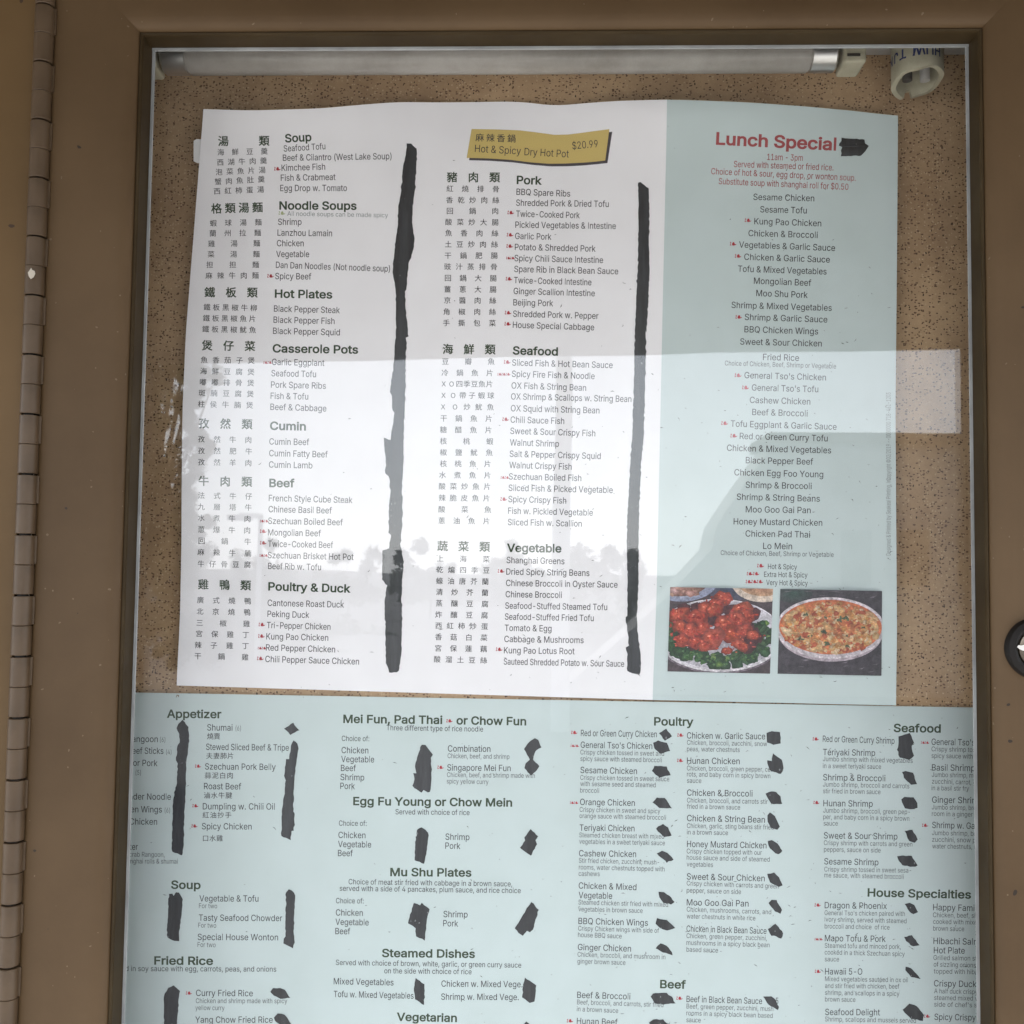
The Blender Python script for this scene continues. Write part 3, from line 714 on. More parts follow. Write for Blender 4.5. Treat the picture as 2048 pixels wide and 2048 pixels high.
PRINT_LOWER = """
=appetizer
J h 393 232 852 236 Appetizer
J n -98 436 318 438 Crab Rangoon
J p 335 436 380 438 (6)
J n 68 535 365 537 Beef Sticks
J p 387 540 432 541 (4)
J n 110 637 315 640 or Pork
J p 92 712 107 712 s
J p 130 712 175 714 (5)
J n 62 920 428 922 inder Noodle
J n 58 1027 352 1029 ken Wings
J p 375 1030 420 1031 (6)
J n 80 1130 312 1132 Chicken
J n 62 1342 150 1342 tter
J s 77 1400 375 1402 crab Rangoon,
J s 62 1457 485 1459 anghai rolls & shumai
J n 732 340 945 342 Shumai
J p 970 340 1015 342 (6)
J d 728 388 845 388 燒賣
J n 723 503 1418 510 Stewed Sliced Beef & Tripe
J d 720 553 960 553 夫妻肺片
J n 714 668 1308 672 Szechuan Pork Belly
J d 708 718 955 718 蒜泥白肉
J n 705 833 1018 836 Roast Beef
J d 700 885 945 885 滷水牛腱
J n 695 1003 1300 1005 Dumpling w. Chili Oil
J d 690 1050 940 1050 紅油抄手
J n 687 1170 1106 1172 Spicy Chicken
J d 688 1245 868 1245 口水雞
J k 630 640 1 0 .
J k 608 973 1 0 .
J k 600 1143 1 0 .
=soup for two
K h 428 240 677 243 Soup
K n 667 348 1163 350 Vegetable & Tofu
K s 663 404 816 406 For two
K n 662 510 1363 514 Tasty Seafood Chowder
K s 657 567 808 570 For two
K n 652 672 1328 675 Special House Wonton
K s 651 730 803 733 For two
=fried rice
K h 287 877 782 880 Fried Rice
K m 45 933 1313 938 d in soy sauce with egg, carrots, peas, and onions
K n 638 1142 1116 1145 Curry Fried Rice
K s 637 1202 1405 1203 Chicken and shrimp made with spicy
K s 633 1260 878 1262 yellow curry
K n 632 1367 1283 1367 Yang Chow Fried Rice
K k 553 1118 1 0 .
=noodle choices
L h 187 183 985 192 Mei Fun, Pad Thai
L h 1098 195 1660 203 or Chow Fun
L k 1017 168 1 0 .
L m 535 243 1313 255 Three different type of rice noodle
L m 175 330 397 332 Choice of:
L n 173 428 389 430 Chicken
L n 170 500 436 503 Vegetable
L n 168 572 289 573 Beef
L n 164 645 356 648 Shrimp
L n 163 716 281 718 Pork
L n 1029 415 1372 418 Combination
L s 1027 468 1525 475 Chicken, beef, and shrimp
L n 1024 568 1535 573 Singapore Mei Fun
L s 1022 620 1730 628 Chicken, beef, and shrimp made with
L s 1020 672 1356 678 spicy yellow curry
L k 945 542 1 0 .
=egg fu young
L h 267 845 1547 857 Egg Fu Young or Chow Mein
L m 607 920 1204 927 Served with choice of rice
L m 152 1012 375 1014 Choice of:
L n 148 1111 366 1113 Chicken
L n 145 1184 412 1188 Vegetable
L n 144 1257 264 1258 Beef
L n 1009 1125 1203 1128 Shrimp
L n 1008 1197 1130 1200 Pork
=mu shu plates
M h 565 128 1220 133 Mu Shu Plates
M m 230 195 1547 213 Choice of meat stir fried with cabbage in a brown sauce,
M m 158 248 1616 267 served with a side of 4 pancakes, plum sauce, and rice choice
M m 128 348 352 350 Choice of:
M n 127 447 345 450 Chicken
M n 124 522 392 527 Vegetable
M n 123 597 243 598 Beef
M n 993 460 1188 463 Shrimp
M n 991 533 1112 536 Pork
=steamed dishes
M h 498 780 1248 787 Steamed Dishes
M m 127 845 1620 867 Served with choice of brown, white, garlic, or green curry sauce
M m 517 912 1220 920 on the side with choice of rice
M n 110 1000 592 1010 Mixed Vegetables
M n 110 1103 753 1117 Tofu w. Mixed Vegetables
M n 977 1020 1630 1025 Chicken w. Mixed Vege.
M n 975 1125 1600 1128 Shrimp w. Mixed Vege.
M h 617 1293 1102 1303 Vegetarian
=poultry
N h 797 203 1115 207 Poultry
N n 208 290 820 300 Red or Green Curry Chicken
N n 206 385 783 395 General Tso's Chicken
N s 204 438 878 450 Crispy chicken tossed in sweet and
N s 204 490 860 502 spicy sauce with steamed broccoli
N n 204 588 660 597 Sesame Chicken
N s 203 642 920 655 Crispy chicken tossed in sweet sauce
N s 203 692 810 703 with sesame seed and steamed
N s 202 745 355 748 broccoli
N n 201 845 643 853 Orange Chicken
N s 198 900 847 913 Crispy chicken in sweet and spicy
N s 197 950 893 965 orange sauce with steamed broccoli
N n 198 1052 640 1058 Teriyaki Chicken
N s 195 1105 878 1117 Steamed chicken breast with mixed
N s 195 1157 885 1170 vegetables in a sweet teriyaki sauce
N n 193 1258 653 1265 Cashew Chicken
N s 192 1310 838 1325 Stir fried chicken, zucchini, mush-
O s 192 75 882 92 rooms, water chestnuts topped with
O s 190 128 360 130 cashews
O n 190 230 655 243 Chicken & Mixed
O n 190 307 460 313 Vegetable
O s 188 358 910 378 Steamed chicken stir fried with mixed
O s 188 413 705 427 vegetables in brown sauce
O n 188 515 748 530 BBQ Chicken Wings
O s 186 568 837 587 Crispy Chicken wings with side of
O s 185 620 537 632 house BBQ sauce
O n 183 725 612 738 Ginger Chicken
O s 181 778 888 800 Chicken, broccoli, and mushroom in
O s 180 833 567 845 ginger brown sauce
N k 130 262 1 0 .
N k 125 367 2 0 .
N k 120 825 2 0 .
=more poultry
N n 1062 310 1692 317 Chicken w. Garlic Sauce
N s 1062 360 1707 372 Chicken, broccoli, zucchini, snow
N s 1062 412 1487 420 peas, water chestnuts
N n 1062 513 1487 517 Hunan Chicken
N s 1062 567 1770 578 Chicken, broccoli, green pepper, car-
N s 1062 615 1733 630 rots, and baby corn in spicy brown
N s 1062 667 1178 669 sauce
N n 1062 770 1590 778 Chicken & Broccoli
N s 1062 825 1712 837 Chicken, broccoli, and carrots stir
N s 1062 875 1490 883 fried in a brown sauce
N n 1062 975 1690 988 Chicken & String Bean
N s 1062 1030 1760 1043 Chicken, garlic, sting beans stir fried
N s 1062 1082 1392 1088 in a brown sauce
N n 1062 1183 1702 1195 Honey Mustard Chicken
N s 1060 1235 1665 1247 Crispy chicken topped with our
N s 1060 1285 1728 1302 house sauce and side of steamed
N s 1060 1340 1272 1345 vegetables
O n 1060 157 1688 172 Sweet & Sour Chicken
O s 1060 205 1800 230 Crispy chicken with carrots and green
O s 1060 262 1497 275 pepper, sauce on side
O n 1060 365 1558 375 Moo Goo Gai Pan
O s 1060 415 1740 437 Chicken, mushrooms, carrots, and
O s 1060 470 1613 487 water chestnuts in white rice
O n 1058 577 1702 595 Chicken in Black Bean Sauce
O s 1058 628 1705 648 Chicken, green pepper, zucchini,
O s 1058 683 1727 703 mushrooms in a spicy black bean
O s 1058 738 1312 746 based sauce
N k 985 283 1 0 .
N k 983 487 1 0 .
=beef dishes
O h 845 1030 1053 1035 Beef
O n 178 1110 606 1123 Beef & Broccoli
O s 177 1162 872 1185 Beef, broccoli, and carrots, stir fried
O s 175 1217 508 1232 in a brown sauce
O n 175 1320 503 1330 Hunan Beef
O n 1058 1143 1667 1160 Beef in Black Bean Sauce
O n 1775 1158 1797 1159 5
O s 1058 1195 1757 1217 Beef, green pepper, zucchini, mush
O s 1057 1250 1752 1272 rooms in a spicy black bean based
O s 1057 1305 1173 1308 sauce
O k 95 1295 1 0 .
O k 977 1113 1 0 .
=shrimp
P h 855 263 1245 268 Seafood
P n 270 345 862 362 Red or Green Curry Shrimp
P n 272 455 703 462 Teriyaki Shrimp
P s 271 505 1013 520 Jumbo shrimp with mixed vegetables
P s 271 562 752 570 in a sweet teriyaki sauce
P n 273 663 787 672 Shrimp & Broccoli
P s 272 715 985 730 Jumbo shrimp, broccoli and carrots
P s 273 770 747 778 stir fried in brown sauce
P n 275 877 683 882 Hunan Shrimp
P s 274 930 990 943 Jumbo shrimp, broccoli, green pep-
P s 274 983 985 998 per, and baby corn in a spicy brown
P s 277 1037 395 1038 sauce
P n 279 1143 887 1152 Sweet & Sour Shrimp
P s 279 1197 1010 1210 Crispy shrimp with carrots and green
P s 280 1252 748 1260 peppers, sauce on side
P n 282 1357 730 1365 Sesame Shrimp
Q s 283 95 1000 105 Crispy shrimp tossed in sweet sesa-
Q s 283 143 938 157 me sauce, with steamed broccoli
P n 1168 370 1725 380 General Tso's Shrimp
P s 1168 423 1880 437 Crispy shrimp tossed in sweet and
P s 1168 478 1880 492 spicy sauce with steamed broccoli
P n 1171 582 1527 587 Basil Shrimp
P s 1170 635 1700 645 Jumbo shrimp, mushroom,
P s 1172 690 1790 705 zucchini, carrot, green pepper
P s 1168 745 1478 750 in a basil stir fry
P n 1172 848 1590 855 Ginger Shrimp
P s 1171 903 1780 915 Jumbo shrimp, broccoli, mush-
P s 1171 957 1790 970 room in a ginger brown sauce
P n 1173 1057 1790 1070 Shrimp w. Garlic Sauce
P s 1172 1115 1665 1125 Jumbo shrimp, broccoli,
P s 1173 1170 1620 1178 zucchini, snow peas,
P s 1174 1225 1730 1235 water chestnuts, mushroom
P k 187 322 1 0 .
P k 193 847 1 0 .
P k 1082 350 2 0 .
P k 1090 1035 1 0 .
=house specialties
Q h 640 300 1495 318 House Specialties
Q n 286 398 800 405 Dragon & Phoenix
Q s 285 455 948 463 General Tso's chicken paired with
Q s 286 508 962 523 Ivory shrimp, served with steamed
Q s 286 565 822 575 broccoli and choice  of rice
Q n 287 670 790 677 Mapo Tofu & Pork
Q s 286 725 915 735 Steamed tofu and minced pork,
Q s 286 780 947 795 cooked in a thick Szechuan spicy
Q s 287 837 405 838 sauce
Q n 289 945 597 947 Hawaii 5-O
Q s 289 1000 972 1010 Mixed vegetables sautéed in ox oil
Q s 289 1057 903 1063 and stir fried with chicken, beef
Q s 289 1113 903 1123 shrimp, and scallops in a spicy
Q s 289 1168 540 1172 brown sauce
Q n 290 1280 743 1283 Seafood Delight
Q s 289 1332 1040 1345 Shrimp, scallops and mussels served
Q n 1181 415 1575 423 Happy Family
Q s 1180 472 1640 480 Chicken, beef, shrimp
Q s 1181 527 1790 538 cooked with mixed vegetable
Q s 1182 583 1438 588 brown sauce
Q n 1184 693 1640 702 Hibachi Salmon
Q n 1187 770 1443 773 Hot Plate
Q s 1184 825 1780 835 Grilled salmon steak on bed
Q s 1186 880 1533 888 of sizzling onions
Q s 1187 937 1760 947 topped with hibachi sauce
Q n 1188 1043 1540 1050 Crispy Duck
Q s 1190 1100 1550 1108 A half duck crispy
Q s 1190 1155 1640 1163 steamed mixed vege.
Q s 1190 1210 1680 1220 side of chef's special
Q n 1192 1320 1660 1328 Spicy Crispy Fish
Q k 203 372 1 0 .
Q k 203 652 2 0 .
Q k 205 920 1 0 .
Q k 1107 1290 1 0 .
"""
STROKES_UPPER = """
A 1675 258 1710 260 1752 300 1750 400 1745 530 1735 640 1720 740 1715 870 1735 990 1725 1080 1690 1180 1678 1300 1672 1390 1660 1400 1665 1530 1680 1650 1688 1750 1668 1760 B 1828 120 1820 250 1820 400 1815 600 1805 800 1805 1000 1790 1270 1798 1290 1795 1500 1780 1650 1788 1690 1805 1790 C 1885 460 1870 640 1865 790 1872 810 1868 1000 1865 1200 1845 1320 1830 1333 1770 1330 1760 1290 1745 1260 1745 1140 1740 960 1735 780 1755 660 1715 615 1720 390 1770 375 1785 270 1765 250 B 1690 1560 1690 1400 1705 1250 1690 1130 1665 1110 1668 1000 1655 870 1650 832 1705 852 1720 740 1735 640 1720 620 1715 510 1700 480 1715 370 1730 250 1745 0 A 1592 1640 1590 1610 1590 1400 1570 1280 1568 1210 1580 1080 1605 900 1610 740 1630 640 1645 450 1670 330
D 1645 562 1665 558 1728 605 1735 800 1730 1000 1735 1250 1725 1500 1710 1720 E 1785 0 1783 210 1778 400 1775 600 1770 800 1750 1000 1740 1200 1730 1400 F 1728 100 1727 530 1715 760 1725 900 1745 1060 1742 1170 1735 1192 1680 1185 1640 1165 1640 1060 1628 985 1655 970 1628 750 1640 740 1643 480 1637 200 E 1640 1480 1650 1300 1662 1050 1680 800 1690 500 1695 220 1698 0 D 1620 1800 1635 1400 1645 1200 1650 900 1650 700
G 1405 290 1580 305 1585 335 1615 355 1590 395 1555 430 1398 436 1408 365 1382 355
"""
STROKES_LOWER = """
J 525 250 575 310 580 430 565 560 555 660 550 830 545 960 535 1150 535 1300 522 1390 440 1360 432 1330 440 1150 445 950 455 860 475 800 485 620 470 590 480 480 500 440 498 370 475 320 490 285
J 1455 275 1507 338 1430 378 1378 325
J 1458 422 1490 450 1500 490 1485 580 1465 750 1462 830 1455 1020 1468 1040 1460 1180 1440 1185 1435 1262 1355 1225 1360 1000 1385 850 1390 760 1378 720 1395 580 1420 580 1435 470
K 412 285 440 282 450 300 470 272 495 275 527 330 515 480 497 620 497 682 455 680 400 655 392 630 403 480 405 350
K 1395 270 1418 247 1445 258 1473 300 1465 420 1460 620 1468 690 1452 743 1370 700 1375 660 1390 640 1390 420
K 405 1075 450 1053 505 1100 490 1200 480 1378 370 1385 368 1150
K 1262 1110 1285 1075 1345 1075 1385 1090 1430 1160 1345 1165 1290 1140
K 1292 1325 1325 1288 1385 1300 1410 1330 1440 1380 1350 1390 1300 1350
L 820 360 850 362 880 405 908 440 893 465 900 560 893 680 885 740 868 745 835 725 818 748 743 690 760 640 752 590 775 590 765 540 770 500 795 420
L 1730 307 1755 320 1783 380 1735 410 1715 480 1768 535 1700 610 1645 550 1655 510 1690 480 1643 395 1675 345
L 815 1025 850 1045 875 1090 862 1200 838 1320 762 1290 770 1100 778 1095 780 1045
L 1695 1040 1755 1095 1735 1130 1747 1160 1700 1253 1670 1235 1610 1190 1650 1130 1645 1105
M 755 345 805 365 820 345 882 395 865 460 855 530 845 650 775 615 770 550 708 510 720 460
M 1700 338 1762 400 1735 480 1715 560 1690 582 1665 570 1630 612 1567 552 1610 480
M 770 950 840 1000 840 1080 838 1168 765 1120 757 1050
M 1650 947 1742 1010 1728 1140 1690 1152 1627 1105 1635 1000
M 1640 1325 1660 1298 1690 1325
N 835 268 895 230 943 292 885 328
N 790 345 830 325 900 345 928 410 850 432 800 390
N 780 570 800 530 900 535 932 605 840 625
N 785 825 820 785 885 790 943 872 840 870
N 813 1035 870 998 910 1025 940 1090 880 1103 830 1060
N 820 1235 860 1213 905 1230 955 1285 900 1310
N 1703 265 1745 250 1812 258 1818 350 1760 362 1708 340
N 1707 485 1745 490 1755 430 1825 480 1840 550 1818 595 1740 575 1715 530
N 1695 755 1740 735 1780 740 1815 775 1827 838 1740 835
N 1710 930 1730 903 1770 935 1810 1020 1790 1045 1740 1030 1712 980
N 1712 1135 1745 1128 1795 1155 1830 1215 1800 1243 1750 1215 1718 1170
O 833 255 880 258 935 300 963 340 935 358 870 345 840 300
O 812 500 822 468 900 483 968 548 900 568 850 550 810 512
O 808 710 850 670 900 690 940 740 948 768 870 745
O 770 1100 790 1075 900 1070 940 1100 970 1153 870 1165 800 1150
O 758 1305 790 1283 870 1283 920 1335 765 1338
O 1707 112 1765 100 1805 140 1833 205 1800 217 1730 180
O 1718 345 1745 320 1785 322 1828 400 1815 432 1770 415
O 1715 555 1775 513 1800 540 1837 590 1820 633 1780 615 1740 610
O 1675 1100 1740 1098 1770 1120 1803 1180 1795 1208 1720 1165
P 895 300 990 272 1010 320 1023 350 1005 380 1012 430 1025 460 985 495 905 475 883 410 895 370
P 925 592 955 588 1015 600 1048 695 1000 700 940 640
P 918 820 945 800 1020 803 1050 850 1053 890 1020 903 950 895
P 945 1080 1010 1072 1055 1150 1030 1180 985 1165
P 885 1290 1005 1287 1053 1365 1035 1378 930 1365 900 1330
Q 948 365 990 352 1025 370 1057 430 1020 448 985 425
Q 942 635 1005 620 1040 660 1070 705 1015 713 960 670
Q 955 880 1000 895 1045 940 1077 985 1000 965 953 910
Q 930 1235 985 1185 1050 1210 1105 1280 1098 1328 1000 1310 945 1260
"""
